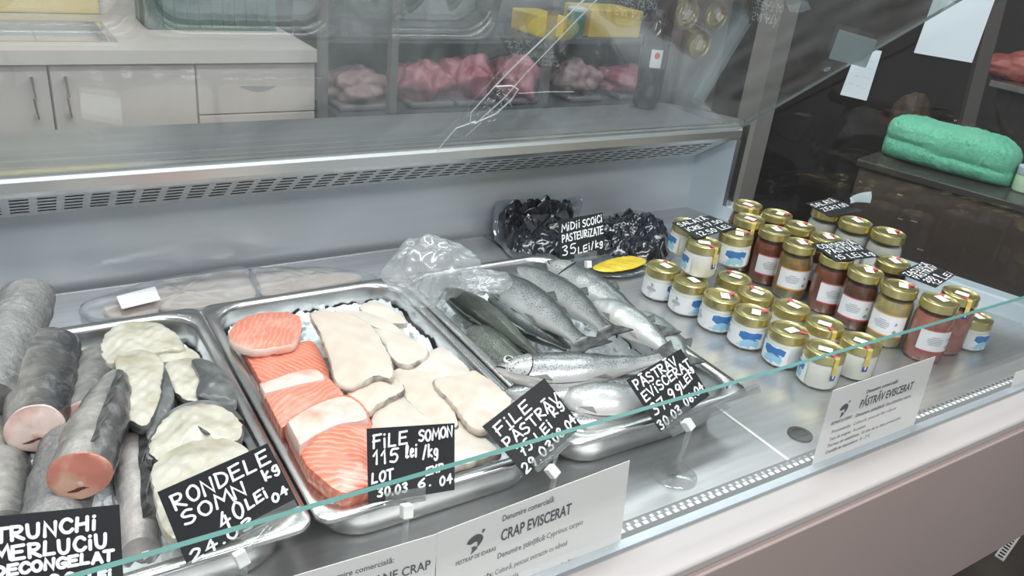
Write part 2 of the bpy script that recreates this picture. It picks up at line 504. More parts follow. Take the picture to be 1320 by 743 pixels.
w.box((xs[0], K - .02, zb), (xs[3], sy0, zt)); w.box((xs[0], sy1, zb), (xs[3], K + .60, zt)); w.box((sx0, sy0, zb), (xs[3], sy1, zt))
w.build('slab', WORKTOP, wt, smooth=False)
MB().box((xs[0], K + .585, zt), (xs[3], K + .60, zt + .035)).build('upstand', WORKTOP, wt, smooth=False)
sk = thing('sink', 'stainless sink let into the worktop at the upper left', 'sink', (sx0 - .2, (sy0 + sy1) / 2, zt))
q = MB()
xa = xs[0] + .05
q.box((xa, sy0 - .015, zt), (sx0 + .015, sy0 + .004, zt + .006)); q.box((xa, sy1 - .004, zt), (sx0 + .015, sy1 + .015, zt + .006))
q.box((sx0 - .004, sy0 + .004, zt), (sx0 + .015, sy1 - .004, zt + .006))
q.build('rim', CHROME, sk, smooth=False)
q = MB()
q.box((xa, sy0, zt - .11), (sx0, sy1, zt - .10)); q.box((xa, sy0, zt - .11), (sx0, sy0 + .003, zt)); q.box((xa, sy1 - .003, zt - .11), (sx0, sy1, zt)); q.box((sx0 - .003, sy0, zt - .11), (sx0, sy1, zt))
q.build('basin', STEEL, sk, smooth=False)
struct(box_obj('wall_kitchen', (-2.0, K + .605, FLOOR_Z), (px(188, 10, y=K + .605)[0], K + .66, 1.2), PALE_WALL))
YB = mat('pale_yellow_plastic', (.70, .58, .30), .5)
yb0 = px(132, 38, y=K + .57)
MB().box((-1.2, K + .568, zt), (yb0[0], K + .583, zt + .5)).build('yellow_board', YB, None, smooth=False, bevel=.012, base=(-.7, K + .575, zt))
tag(bpy.data.objects['yellow_board'], 'pale yellow board leaning on the wall behind the sink', 'board')
GC = mat('dark_green_plastic', (.05, .09, .08), .45)
g0 = px(190, 32, y=K + .3); g1 = px(356, 36, y=K + .3)
cr = thing('plastic_crate', 'dark green ribbed crate on the worktop right of the sink', 'crate', ((g0[0] + g1[0]) / 2, K + .4, zt))
q = MB(); q.box((g0[0], K + .30, zt), (g1[0], K + .31, zt + .25)); q.box((g0[0], K + .5, zt), (g1[0], K + .51, zt + .25)); q.box((g0[0], K + .31, zt), (g0[0] + .01, K + .5, zt + .25)); q.box((g1[0] - .01, K + .31, zt), (g1[0], K + .5, zt + .25)); q.box((g0[0], K + .31, zt), (g1[0], K + .5, zt + .01))
q.build('tub', GC, cr, smooth=False)
q = MB()
for i in range(11):
    xx = g0[0] + (g1[0] - g0[0]) * (i + .5) / 11; q.box((xx - .008, K + .292, zt + .01), (xx + .008, K + .30, zt + .25))
q.build('ribs', GC, cr, smooth=False)

# ------------------------------------------------------------------ dark rack with meat packs behind
RACKM = mat('dark_rack', (.085, .09, .095), .5); RACKB = mat('rack_back_board', (.10, .115, .112), .6)
RY = 1.75
rk = thing('shelf_rack', 'dark open rack of packed meat right of the white kitchen cabinets', 'rack', (px(640, 140, y=RY)[0], RY + .2, FLOOR_Z))
xa, xb = xs[3] + .02, px(868, 100, y=RY)[0]
zs = px(640, 141, y=RY)[2]; zs2 = px(640, 56, y=RY)[2]
MB().box((xa, RY, zs - .03), (xb, RY + .42, zs)).build('shelf', RACKM, rk, smooth=False)
MB().box((xa, RY + .10, zs2 - .02), (xb, RY + .42, zs2)).build('shelf', RACKM, rk, smooth=False)
MB().box((xa, RY + .42, FLOOR_Z), (xb, RY + .44, zs2 + .5)).build('back_board', RACKB, rk, smooth=False)
for u in (418, 508, 706, 866):
    xx = px(u, 100, y=RY)[0]
    MB().box((xx - .012, RY, FLOOR_Z), (xx + .012, RY + .03, zs2 + .5)).build('upright', mat('rack_upright', (.15, .14, .14), .5) if u == 418 else bpy.data.materials['rack_upright'], rk, smooth=False)
MEATP = mat('pink_meat', (.30, .07, .10), .4, noise=(22, (.46, .21, .25), .35, .7), bump=(40, .5, .004))
MEATG = mat('greyish_meat', (.23, .13, .14), .4, noise=(22, (.36, .26, .27), .35, .7), bump=(40, .5, .004))
TRAYW = mat('pack_tray', (.16, .15, .17), .5)
def blob_mb(c, rx, ry, rz, seed, n=20, amp=.12, fl=0.):
    m = MB(); rings = []
    for i in range(1, 30):
        th = math.pi * i / 30; r = []
        for j in range(n):
            ph = 2 * math.pi * j / n
            dd = np.array([math.sin(th) * math.cos(ph), math.sin(th) * math.sin(ph), math.cos(th)])
            k = 1 + amp * vnoise(dd, 2.2, seed) + amp * .35 * vnoise(dd, 5.5, seed + 3)
            p = np.array(c) + dd * k * np.array([rx, ry, rz])
            r.append(p)
        rings.append(r)
    m.loft(rings, 0, True, True, True)
    return m


packs = [(462, 74, MEATG, 'greyish pink meat pack on the rack beside the white cabinet'), (545, 66, MEATP, 'magenta meat pack on the rack right of the first upright'), (600, 62, MEATP, 'raised pink meat pack in the middle of the rack'),
         (660, 66, MEATP, 'dull pink meat pack behind the crack in the glass'), (738, 60, MEATG, 'small pale meat pack just right of the second upright'), (803, 72, MEATP, 'dark pink meat pack left of the cola bottle')]
for i, (u, wpx, mm, lab) in enumerate(packs):
    c = px(u, 141, y=RY + .12); w_ = wpx / FOC * 2.6 * .5
    t = thing('meat_pack', lab, 'meat pack', (c[0], RY + .14, zs), 'meat packs on the dark rack')
    m = MB(); m.box((c[0] - w_, RY + .04, zs), (c[0] + w_, RY + .24, zs + .022)); m.build('pack_tray', TRAYW, t, bevel=.008)
    hh = [.055, .075, .085, .075, .07, .055][i]
    blob_mb((c[0], RY + .14, zs + .035 + hh * .45), w_ * 1.22, .10, hh, i + 1.5, amp=.34, n=56).build('meat', mm, t, auto=180)
YC = mat('yellow_carton', (.62, .44, .06), .5)
ya = px(757, 62, y=RY + .12); ybb = px(822, 60, y=RY + .12)
q = box_obj('yellow_carton', (ya[0], RY + .12, zs2), (ybb[0], RY + .30, zs2 + .10), YC, bevel=.004); tag(q, 'wide yellow carton on the rack behind the cola bottle', 'carton', 'yellow cartons on the rack')
ya = px(690, 60, y=RY + .12); ybb = px(724, 60, y=RY + .12)
q = box_obj('yellow_carton', (ya[0], RY + .12, zs2), (ybb[0], RY + .30, zs2 + .075), YC, bevel=.004); tag(q, 'narrow yellow carton seen through the long crack', 'carton', 'yellow cartons on the rack')
TEAL = mat('dark_teal_plastic', (.03, .16, .13), .4)
ya = px(742, 60, y=RY + .14)
t = thing('teal_tub', 'dark teal tub with a pale lid beside the yellow cartons', 'tub', (ya[0], RY + .16, zs2))
MB().lathe([(.030, 0), (.034, .09)], 20, c=(ya[0], RY + .16, zs2)).build('tub', TEAL, t)
MB().lathe([(.036, .09), (.036, .10), (.03, .104)], 20, c=(ya[0], RY + .16, zs2)).build('lid', PAPERB, t)

# grey post and things beyond the end glass
POSTM = mat('grey_post', (.36, .34, .32), .5)
pp = px(962, 200, y=1.55)
struct(box_obj('trim_1', (pp[0] - .045, 1.50, FLOOR_Z), (pp[0] + .045, 1.60, 2.0), POSTM))
BROWN = mat('brown_counter', (.085, .065, .055), .32, noise=(3, (.06, .046, .040), .3, .7), spec=.6)
ZS = .06
A_ = px(1105, 205, z=ZS); B_ = px(1370, 279, z=ZS); sd = (B_ - A_) / np.linalg.norm(B_ - A_); sn = np.array([-sd[1], sd[0], 0])
if sn[0] < 0: sn = -sn
SHM = mat('dark_counter_top', (.05, .045, .042), .25)
nb = thing('side_counter', 'dark brown side counter beyond the end glass carrying the green towel', 'counter', tuple((A_ + B_) / 2 + sn * .2 - np.array([0, 0, ZS - FLOOR_Z])))
B2 = B_ + sd * .5
MB().prism([A_, B2, B2 + sn * .40, A_ + sn * .40], (0, 0, -.022)).build('counter_top', SHM, nb, smooth=False, bevel=.003)
up_ = np.array([0, 0, -.022])
MB().prism([A_ + sn * .012 + sd * .01 + up_, B2 + sn * .012 + up_, B2 + sn * .38 + up_, A_ + sn * .38 + sd * .01 + up_], (0, 0, FLOOR_Z - ZS + .022)).build('body', BROWN, nb, smooth=False)
CH = MB()  # pale flecks standing in for light reflected on the counter front
for k in range(16):
    q = A_ + sd * rb.uniform(.02, .55) + sn * .0115 + np.array([0, 0, -rb.uniform(.05, .40)]); w_ = rb.uniform(.006, .022)
    CH.prism([q, q + sd * w_, q + sd * w_ + [0, 0, .003], q + [0, 0, .003]], -sn * .0004)
CH.build('painted_glints', mat('painted_glint', (.34, .31, .28), .6), nb, smooth=False)
TOW = mat('mint_green_terry', (.16, .58, .38), .95, noise=(180, (.24, .68, .48), .3, .7), bump=(420, .9, .004), spec=.1)
ta = px(1124, 204, z=ZS); tb = px(1290, 244, z=ZS)
tl = np.linalg.norm(tb - ta); tc = (ta + tb) / 2 + sn * .10
tm = MB(); rings = []
NR = 110
for i in range(NR + 1):
    f = -1 + 2 * i / NR
    rr_ = max(0.02, (1 - abs(f) ** 5.0)) ** .40
    r = []
    for j in range(96):
        a = 2 * math.pi * j / 96; ca, sa = math.cos(a), math.sin(a)
        cx = math.copysign(abs(ca) ** .55, ca) * .098 * (.9 + .1 * rr_); cz = math.copysign(abs(sa) ** .6, sa) * .5
        hgt = (.128 + .010 * f * -1 + .006 * math.sin(f * 4)) * (.55 + .45 * rr_)
        z = (cz + .5) * hgt
        # fold groove along the front
        gz = math.exp(-((z - .055 + .012 * f) / .007) ** 2) * .009 * (1 if ca < 0 else 0)
        q = tc + sd * f * tl * .535 * (1 - .02 * (1 - rr_)) + sn * (cx * rr_ + gz)
        p = q + np.array([0, 0, ZS + z - q[2] + .0])
        nn = vnoise(p, 38, 2.0) * .0035 + vnoise(p, 95, 5.0) * .0016 + rb.uniform(-.0014, .0014)
        p = p + sn * nn * (1 if ca > 0 else -1) + np.array([0, 0, nn * (1 if z > .02 else 0)])
        p[2] = max(p[2], ZS)
        r.append(p)
    rings.append(r)
tm.loft(rings, 0, True, True, True)
tw = tm.build('folded_towel', TOW, None, base=tuple(np.array([tc[0], tc[1], ZS])))
tag(tw, 'mint green fluffy folded towel lying on the dark side counter', 'towel')
pj = px(1313, 250, z=ZS) + sn * .04
t = thing('cosmetic_pot', 'pale green pot with a white lid beside the towel at the right edge', 'pot', (pj[0], pj[1], ZS))
MB().lathe([(.026, 0), (.030, .004), (.031, .045), (.028, .05)], 24, c=(pj[0], pj[1], ZS)).build('jar_body', mat('pale_green_plastic', (.45, .62, .42), .4), t)
MB().lathe([(.030, .05), (.031, .052), (.031, .072), (.029, .074)], 24, c=(pj[0], pj[1], ZS)).build('lid', PAPERB, t)

# papers taped on the end glass
def end_px(u, v, o=.011): return pxp(u, v, E(0, 0, o), EN)


def sheet(name, cs, m, lab, cat, group=None, off=.0005, lines=None):
    q = [end_px(*c) for c in cs]
    t = thing(name, lab, cat, tuple(q[3]), group)
    MB().prism(q, -EN * off).build('sheet', m, t, smooth=False)
    if lines:
        mb = MB()
        for (v, u0, u1) in lines:
            def bl(u, vv): return (q[0] * (1 - u) + q[1] * u) * (1 - vv) + (q[3] * (1 - u) + q[2] * u) * vv - EN * (off + .0002)
            mb.add([bl(u0, v), bl(u1, v), bl(u1, v + .02), bl(u0, v + .02)], [(0, 1, 2, 3)])
        mb.build('print', GREYPRINT, t, smooth=False)
    return t


GREYPRINT = mat('faded_print', (.45, .50, .53), .7)
sheet('paper_sheet', [(1225, -60), (1304, -60), (1253, 81), (1178, 68)], PAPERB, 'large blank bluish white sheet taped on the end glass', 'paper')
sheet('paper_slip', [(1106, 61), (1137, 66), (1117, 130), (1083, 122)], PAPERB, 'narrow receipt slip with faint print taped on the end glass', 'paper slip',
      lines=[(.22, .55, .8), (.36, .3, .5), (.36, .65, .85), (.55, .25, .45), (.55, .6, .9), (.72, .15, .35), (.74, .45, .6), (.76, .7, .85)])
# neighbouring meat display far right
RED = mat('red_meat', (.32, .06, .05), .35, noise=(20, (.45, .16, .13), .4, .7), bump=(50, .5, .004))
md = thing('meat_display', 'dark meat display at the right edge behind the towel', 'display', (2.7, .55, FLOOR_Z))
mz = px(1300, 108, x=2.62)[2]; my = px(1300, 108, x=2.62)[1]
MB().box((2.62, my - .7, mz - .02), (2.95, my + .06, mz)).build('shelf', STEEL, md, smooth=False)
MB().box((2.66, my - .7, FLOOR_Z), (2.95, my + .05, mz - .02)).build('body', DARK_BROWN, md, smooth=False)
pz = px(1262, 110, x=2.42)
MB().tube([px(1228, 230, x=2.40), px(1296, -40, x=2.40)], .028, 4).build('leaning_post', mat('brown_post', (.07, .055, .05), .5), md, smooth=False)
for i, (u, v, rx, ry, rz, lab) in enumerate([(1298, 88, .12, .09, .04, 'long red cut of meat on the far right display'), (1318, 84, .10, .07, .05, 'red cut of meat at the very right edge of the photo')]):
    c = px(u, v + 14, x=2.76); 
    o = blob_mb((2.76, c[1], mz + rz * .9), rx, ry, rz, i + .3, amp=.2).build('meat_cut', RED, None, auto=180, base=(2.76, c[1], mz)); tag(o, lab, 'meat', 'meat cuts on the far right display')
c = px(1182, 122, x=2.32); zc = (c[2] + ZS) / 2
o = blob_mb((2.32, c[1], zc), .06, .06, (c[2] - ZS) / 2, 4.4, amp=.14, n=30).build('brown_lump', mat('mottled_brown', (.06, .030, .014), .6, noise=(12, (.035, .022, .015), .4, .65)), None, base=(2.32, c[1], ZS))
tag(o, 'blurred brown lump behind the green towel', 'lump')  # brown mottled lump, its kind left open

# semi-transparent square standing in for a paper's mirror image in the raised glass, and a pilaster right of the bottle
MIRRT = glass('mirrored_paper_film', (.7, .74, .74), .2, fmul=1, haze=.62, hazecol=(.42, .47, .48))
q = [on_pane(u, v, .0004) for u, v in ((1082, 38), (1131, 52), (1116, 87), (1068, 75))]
m = MB(); m.prism(q, PN * .0004); m.build('mirrored_paper', MIRRT, top_glass, smooth=False)
pl = px(876, 100, y=1.75); pr_ = px(925, 100, y=1.75)
struct(box_obj('trim_2', (pl[0], 1.75, FLOOR_Z), (pr_[0], 1.80, 2.0), mat('grey_brown_trim', (.17, .15, .14), .45)))

# ------------------------------------------------------------------ steel trays and ice
def rrect(x0, x1, y0, y1, r, z, n=8):
    out = []
    for cx, cy, a0 in ((x1 - r, y1 - r, 0), (x0 + r, y1 - r, 90), (x0 + r, y0 + r, 180), (x1 - r, y0 + r, 270)):
        for i in range(n + 1):
            a = math.radians(a0 + 90 * i / n); out.append((cx + r * math.cos(a), cy + r * math.sin(a), z))
    return out


TW, TD, TZ = .325, .530, .065


def tray(x0, y0, lab):
    t = thing('steel_tray', lab, 'tray', (x0 + TW / 2, y0 + TD / 2, 0), 'steel trays on the counter deck')

    def R(ins, r, z): return rrect(x0 + ins, x0 + TW - ins, y0 + ins, y0 + TD - ins, r, z)
    m = MB()
    m.loft([R(.0012, .018, .058), R(.0, .019, .060), R(.0, .019, .0635), R(.0015, .018, TZ), R(.0125, .052, TZ), R(.0145, .052, .0638), R(.0165, .052, .058), R(.018, .052, .030),
            R(.022, .050, .010), R(.027, .046, .004), R(.036, .040, .0012)], 0, True, False, True)
    # underside skin so the pan has thickness
    m.loft([R(.0012, .018, .058), R(.012, .052, .0628), R(.0155, .053, .057), R(.017, .053, .030), R(.021, .051, .009), R(.026, .047, .003), R(.036, .041, .0002)], 0, True, False, True)
    m.build('pan', TRAYST, t, auto=50)
    for (cx, cy, sx, sy) in ((x0 + .026, y0 + TD - .026, 1, -1), (x0 + .026, y0 + .026, 1, 1), (x0 + TW - .026, y0 + .026, -1, 1), (x0 + TW - .026, y0 + TD - .026, -1, -1)):
        lug = MB(); lug.tube([(cx - .009 * sx, cy + .005 * sy, TZ + .0002), (cx + .006 * sx, cy - .006 * sy, TZ + .0002)], .0016, 8)
        lug.build('stacking_rib', CHROME, t)
    return t


tray(-.3285, 0, 'left steel tray with grey cod trunks and catfish slices')
tray(.0, 0, 'middle steel tray with salmon pieces and pale trout fillets')
tray(.3285, 0, 'right steel tray filled with whole trout')

ICE = mat('crushed_ice', (.82, .87, .89), .3, bump=(160, .8, .003), coat=.4, sss=.0)


def inside(x, y, x0, ins=.0235, r=.048):
    x = min(max(x, x0 + ins), x0 + TW - ins); y = min(max(y, ins), TD - ins)
    cx = min(max(x, x0 + ins + r), x0 + TW - ins - r); cy = min(max(y, ins + r), TD - ins - r)
    d = math.hypot(x - cx, y - cy)
    if d > r: x, y = cx + (x - cx) / d * r, cy + (y - cy) / d * r
    return x, y


def ice(x0, lab, zmid=.028, seed=1):
    rg = random.Random(seed); m = MB()
    nx, ny = 46, 74; vs = []; fs = []
    for j in range(ny + 1):
        for i in range(nx + 1):
            x = x0 + .0225 + (TW - .045) * i / nx; y = .0225 + (TD - .045) * j / ny
            z = zmid + .008 * vnoise((x, y, 0), 60, seed) + rg.uniform(-.0035, .0035)
            vs.append((x, y, z))
    for j in range(ny):
        for i in range(nx):
            a = j * (nx + 1) + i; fs.append((a, a + 1, a + nx + 2, a + nx + 1))
    vs = [(*inside(x, y, x0), z) for x, y, z in vs]
    m.add(vs, fs)
    for k in range(170):
        c = np.array([*inside(x0 + rg.uniform(.035, TW - .035), rg.uniform(.035, TD - .035), x0, .034, .05), zmid + rg.uniform(.002, .014)]); s = rg.uniform(.003, .0075)
        pts = []
        for dx in (-1, 1):
            for dy in (-1, 1):
                for dz in (-1, 1):
                    pts.append(c + s * np.array([dx, dy, dz]) * [rg.uniform(.4, .9) for _ in range(3)])
        m.add(pts, [(0, 1, 3, 2), (4, 6, 7, 5), (0, 4, 5, 1), (2, 3, 7, 6), (0, 2, 6, 4), (1, 5, 7, 3)])
    o = m.build('crushed_ice', ICE, None, base=(x0 + TW / 2, TD / 2, 0.0))
    tag(o, lab, 'ice', None, 'stuff')


ice(-.3285, 'crushed ice under the cod and catfish in the left tray', .030, 1)
ice(.0, 'crushed ice under the salmon and fillets in the middle tray', .036, 2)
ice(.3285, 'crushed ice under the whole trout in the right tray', .014, 3)


# ------------------------------------------------------------------ fish flesh and skin
def uvramp(name, stops, rough=.35, metal=0., spots=None, mott=None, bump=None, coat=.25, sss=0., frost=None):
    """skin: colour runs from back (v=0,1) to belly (v=.5) of the fish, with its own spots and mottling"""
    m = bpy.data.materials.new(name); m.use_nodes = True; nt, b = nodes(m)
    b.inputs['Roughness'].default_value = rough; b.inputs['Metallic'].default_value = metal
    b.inputs['Coat Weight'].default_value = coat; b.inputs['Coat Roughness'].default_value = .12
    N = nt.nodes.new; L = nt.links.new
    uv = N('ShaderNodeUVMap'); sp = N('ShaderNodeSeparateXYZ'); L(uv.outputs[0], sp.inputs[0])
    a = N('ShaderNodeMath'); a.operation = 'SUBTRACT'; a.inputs[1].default_value = .5; L(sp.outputs[1], a.inputs[0])
    ab = N('ShaderNodeMath'); ab.operation = 'ABSOLUTE'; L(a.outputs[0], ab.inputs[0])
    mu = N('ShaderNodeMath'); mu.operation = 'MULTIPLY'; mu.inputs[1].default_value = 2; L(ab.outputs[0], mu.inputs[0])
    tc = N('ShaderNodeTexCoord')
    n = N('ShaderNodeTexNoise'); n.inputs['Scale'].default_value = 28; n.inputs['Detail'].default_value = 5; L(tc.outputs['Object'], n.inputs['Vector'])
    ad = N('ShaderNodeMath'); ad.operation = 'MULTIPLY_ADD'; ad.inputs[1].default_value = .22 if mott is None else mott; L(n.outputs[0], ad.inputs[0]); L(mu.outputs[0], ad.inputs[2])
    sb = N('ShaderNodeMath'); sb.operation = 'SUBTRACT'; sb.inputs[1].default_value = (.22 if mott is None else mott) / 2; L(ad.outputs[0], sb.inputs[0])
    cr = N('ShaderNodeValToRGB'); el = cr.color_ramp.elements
    el[0].position = stops[0][0]; el[0].color = (*stops[0][1], 1); el[1].position = stops[-1][0]; el[1].color = (*stops[-1][1], 1)
    for p, c in stops[1:-1]:
        e = el.new(p); e.color = (*c, 1)
    L(sb.outputs[0], cr.inputs[0])
    last = cr.outputs[0]
    if spots:
        size, rad, col, lo = spots
        mp = N('ShaderNodeMapping'); L(tc.outputs['Object'], mp.inputs[0]); mp.inputs['Scale'].default_value = (size,) * 3
        vo = N('ShaderNodeTexVoronoi'); vo.inputs['Scale'].default_value = 1.0; L(mp.outputs[0], vo.inputs['Vector'])
        lt = N('ShaderNodeMapRange'); lt.inputs['From Min'].default_value = rad; lt.inputs['From Max'].default_value = rad * .65; lt.inputs['To Min'].default_value = 0; lt.inputs['To Max'].default_value = .85
        L(vo.outputs['Distance'], lt.inputs[0])
        gt = N('ShaderNodeMapRange'); gt.inputs['From Min'].default_value = lo; gt.inputs['From Max'].default_value = lo + .12; L(mu.outputs[0], gt.inputs[0])
        pr_ = N('ShaderNodeMath'); pr_.operation = 'MULTIPLY'; L(lt.outputs[0], pr_.inputs[0]); L(gt.outputs[0], pr_.inputs[1])
        mx = N('ShaderNodeMix'); mx.data_type = 'RGBA'; L(pr_.outputs[0], mx.inputs[0]); L(last, mx.inputs[6]); mx.inputs[7].default_value = (*col, 1)
        last = mx.outputs[2]
    if frost:   # pale frosted blotches
        n3 = N('ShaderNodeTexNoise'); n3.inputs['Scale'].default_value = frost[0]; n3.inputs['Detail'].default_value = 7; n3.inputs['Roughness'].default_value = .68; n3.inputs['Distortion'].default_value = .8; L(tc.outputs['Object'], n3.inputs['Vector'])
        m3 = N('ShaderNodeMapRange'); m3.inputs['From Min'].default_value = frost[1]; m3.inputs['From Max'].default_value = frost[2]; m3.inputs['To Max'].default_value = frost[4]; L(n3.outputs[0], m3.inputs[0])
        x3 = N('ShaderNodeMix'); x3.data_type = 'RGBA'; L(m3.outputs[0], x3.inputs[0]); L(last, x3.inputs[6]); x3.inputs[7].default_value = (*frost[3], 1)
        last = x3.outputs[2]
    L(last, b.inputs['Base Color'])
    if bump:
        n2 = N('ShaderNodeTexVoronoi') if bump[0] > 200 else N('ShaderNodeTexNoise'); n2.inputs['Scale'].default_value = bump[0]; L(tc.outputs['Object'], n2.inputs['Vector'])
        bp = N('ShaderNodeBump'); bp.inputs['Strength'].default_value = bump[1]; bp.inputs['Distance'].default_value = bump[2]; L(n2.outputs[0], bp.inputs['Height']); L(bp.outputs[0], b.inputs['Normal'])
    return m


TROUT = uvramp('silver_trout_skin', [(.0, (.78, .78, .76)), (.26, (.60, .62, .62)), (.46, (.36, .39, .39)), (.66, (.15, .17, .17)), (.92, (.05, .06, .06))], .27, .35, (430, .40, (.03, .035, .035), .26), bump=(420, .25, .0006))
TROUTP = uvramp('pale_trout_skin', [(.0, (.82, .81, .78)), (.36, (.68, .69, .68)), (.56, (.42, .45, .45)), (.74, (.20, .23, .23)), (1., (.08, .10, .10))], .28, .3, (400, .34, (.05, .055, .055), .42), bump=(420, .25, .0006))
TROUTO = uvramp('olive_trout_skin', [(.0, (.42, .44, .40)), (.25, (.26, .29, .26)), (.50, (.14, .165, .14)), (.75, (.05, .062, .05)), (1., (.015, .018, .015))], .28, .25, (420, .40, (.015, .018, .015), .05), bump=(420, .3, .0006))
FIN = mat('dark_fin', (.045, .05, .05), .4, noise=(60, (.16, .17, .165), .4, .7), bump=(150, .4, .001), coat=.3)
FINP = mat('pale_pink_fin', (.50, .40, .38), .45, bump=(150, .4, .001), coat=.3)
BLOODY = mat('dark_red_slit', (.045, .018, .018), .4)
SLIT = mat('dark_gill_slit', (.03, .026, .026), .4)
FING = mat('grey_fin', (.20, .215, .215), .4, noise=(60, (.34, .35, .34), .4, .7), coat=.3)
EYEW = mat('fish_eye_white', (.62, .63, .60), .15, coat=.6)
EYEB = mat('fish_eye_pupil', (.02, .02, .02), .08, coat=1.)
GILL = uvramp('spotted_gill_skin', [(.0, (.72, .72, .70)), (.5, (.55, .57, .56)), (1., (.2, .22, .22))], .28, .3, (260, .36, (.04, .045, .045), .1))


def trout_prof(t):
    K_ = [(0, .10), (.03, .30), (.08, .52), (.16, .74), (.26, .90), (.38, 1.0), (.52, .97), (.66, .80), (.78, .58), (.88, .40), (.95, .34), (1.0, .38)]
    for (a, va), (b, vb) in zip(K_, K_[1:]):
        if t <= b:
            f = (t - a) / (b - a); f = f * f * (3 - 2 * f) * .5 + f * .5
            return va + (vb - va) * f
    return K_[-1][1]


def bez(p0, p1, p2, t): return (1 - t) ** 2 * p0 + 2 * t * (1 - t) * p1 + t * t * p2


def trout(head, mid, tail, z, Hh, Tt, sgn, skin, lab, roll=20, zs=(0, 0, 0), eye=False, slit=True, tailfin=True, grp='whole trout in the right tray', gill=False):
    p0 = px(*head, z=z + zs[0]); pm = px(*mid, z=z + zs[1]); p2 = px(*tail, z=z + zs[2])
    p1 = 2 * pm - .5 * (p0 + p2)
    T = thing('trout', lab, 'fish', tuple(pm), grp)
    m = MB(); rings = []; uvs = []; NR_, NS = 40, 28; fr_ = []
    L = np.linalg.norm(pm - p0) + np.linalg.norm(p2 - pm)
    for i in range(NR_ + 1):
        t = i / NR_
        c = bez(p0, p1, p2, t); tg = 2 * (1 - t) * (p1 - p0) + 2 * t * (p2 - p1); tg /= np.linalg.norm(tg)
        perp = np.array([-tg[1], tg[0], 0]); perp /= np.linalg.norm(perp); perp *= sgn
        d = perp * math.cos(math.radians(roll)) + np.array([0, 0, math.sin(math.radians(roll))])
        d -= tg * (d @ tg); d /= np.linalg.norm(d)
        n = np.cross(tg, d)
        if n[2] < 0: n = -n
        h = trout_prof(t) * Hh / 2; w = trout_prof(t) ** .9 * Tt / 2 * (1 - .35 * max(0, t - .6) / .4)
        fr_.append((c, tg, d, n, h, w))
        r = []; u = []
        for j in range(NS):
            a = 2 * math.pi * j / NS
            hh = h * (1.05 if math.cos(a) < 0 and .2 < t < .65 else 1)
            q = c + d * math.cos(a) * hh + n * math.sin(a) * w
            q = q + n * .0012 * vnoise(q, 70, 1.0)
            r.append(q); u.append((t, j / NS))
        rings.append(r); uvs.append(u)
    m.loft(rings, 0, True, True, True, uvs=uvs)
    m.build('body', skin, T)

    def surf(t, a, o=0.0):
        i = min(NR_ - 1, int(t * NR_)); f = t * NR_ - i
        A, B = fr_[i], fr_[i + 1]
        c, d, n, h, w = [A[k] * (1 - f) + B[k] * f for k in (0, 2, 3, 4, 5)]
        return c + d * math.cos(a) * (h + o) + n * math.sin(a) * (w + o)
    c, tg, d, n, h, w = fr_[-1]
    if tailfin:
        f = MB(); poly = [(-.006, .9 * h), (.018, 1.9 * h), (.042, 2.6 * h), (.036, 1.2 * h), (.030, 0), (.036, -1.2 * h), (.042, -2.6 * h), (.018, -1.9 * h), (-.006, -.9 * h)]
        A = [c + tg * a + d * b + n * (.0012 - .02 * max(0, a)) for a, b in poly]; B = [p - n * .0024 for p in A]
        f.hexa(B, A); f.build('tail_fin', FIN, T, smooth=False)
    # dorsal fin, adipose fin
    f = MB(); pts = []
    top = []
    for k in range(6):
        t = .46 + .02 * k; q = surf(t, 0); top.append(q)
    hts = [.003, .016, .014, .010, .007, .003]
    dd = fr_[20][2]; nn = fr_[20][3]
    A = top + [top[k] + dd * hts[k] * .75 + fr_[20][1] * .012 for k in range(5, -1, -1)]
    f.hexa([p - nn * .0008 for p in A], [p + nn * .0008 for p in A]); f.build('dorsal_fin', FIN, T, smooth=False)
    # pelvic fin laid on the visible flank
    q = surf(.59, math.pi * .86, .0004); q2 = surf(.70, math.pi * .93, .002); q3 = surf(.66, math.pi * .82, .0008)
    f = MB(); A = [q, q3, q2]; f.hexa(A, [p + nn * .0014 for p in A]); f.build('pelvic_fin', FINP if skin is TROUTP else FING, T, smooth=False)
    q = surf(.23, math.pi * .80, .0005); q2 = surf(.36, math.pi * .84, .0016); q3 = surf(.33, math.pi * .75, .0008)
    f = MB(); A = [q, q3, q2]; f.hexa(A, [p + nn * .0014 for p in A]); f.build('pectoral_fin', FING, T, smooth=False)
    if slit:
        f = MB(); ln = []
        for k in range(17):
            t = .24 + .36 * k / 16; wd_ = math.sin(math.pi * k / 16) * .0022 + .0004
            ctr = surf(t, math.pi * .88, .0005); ln.append((ctr - d * wd_, ctr + d * wd_))
        for k in range(16):
            f.add([ln[k][0], ln[k + 1][0], ln[k + 1][1], ln[k][1]], [(0, 1, 2, 3)])
        f.build('belly_slit', BLOODY, T)
    if gill:
        f = MB(); g = []
        for i in range(9):
            t = .09 + .125 * i / 8; row = []
            for j in range(11):
                a = math.pi * (.22 + .56 * j / 10); bul = math.sin(math.pi * j / 10) ** .5
                tt = t + .03 * (math.sin(math.pi * j / 10)) * (i / 8)
                row.append(surf(tt, a, .0008 + .0022 * (i / 8) * bul))
            g.append(row)
        uv_ = [[(i / 8, .02 + .04 * j) for j in range(11)] for i in range(9)]
        f.loft(g, 0, False, uvs=uv_); g2 = f.build('gill_cover', GILL, T)
        f = MB(); f.tube([surf(.218 + .03 * math.sin(math.pi * j / 10), math.pi * (.22 + .56 * j / 10), .0006) for j in range(11)], .0013, 8); f.build('gill_slit', SLIT, T)
        f = MB(); f.tube([surf(.0 + .012 * k, math.pi * (.62 + .012 * k), .0003) for k in range(7)], .0010, 6); f.build('mouth', BLOODY, T)
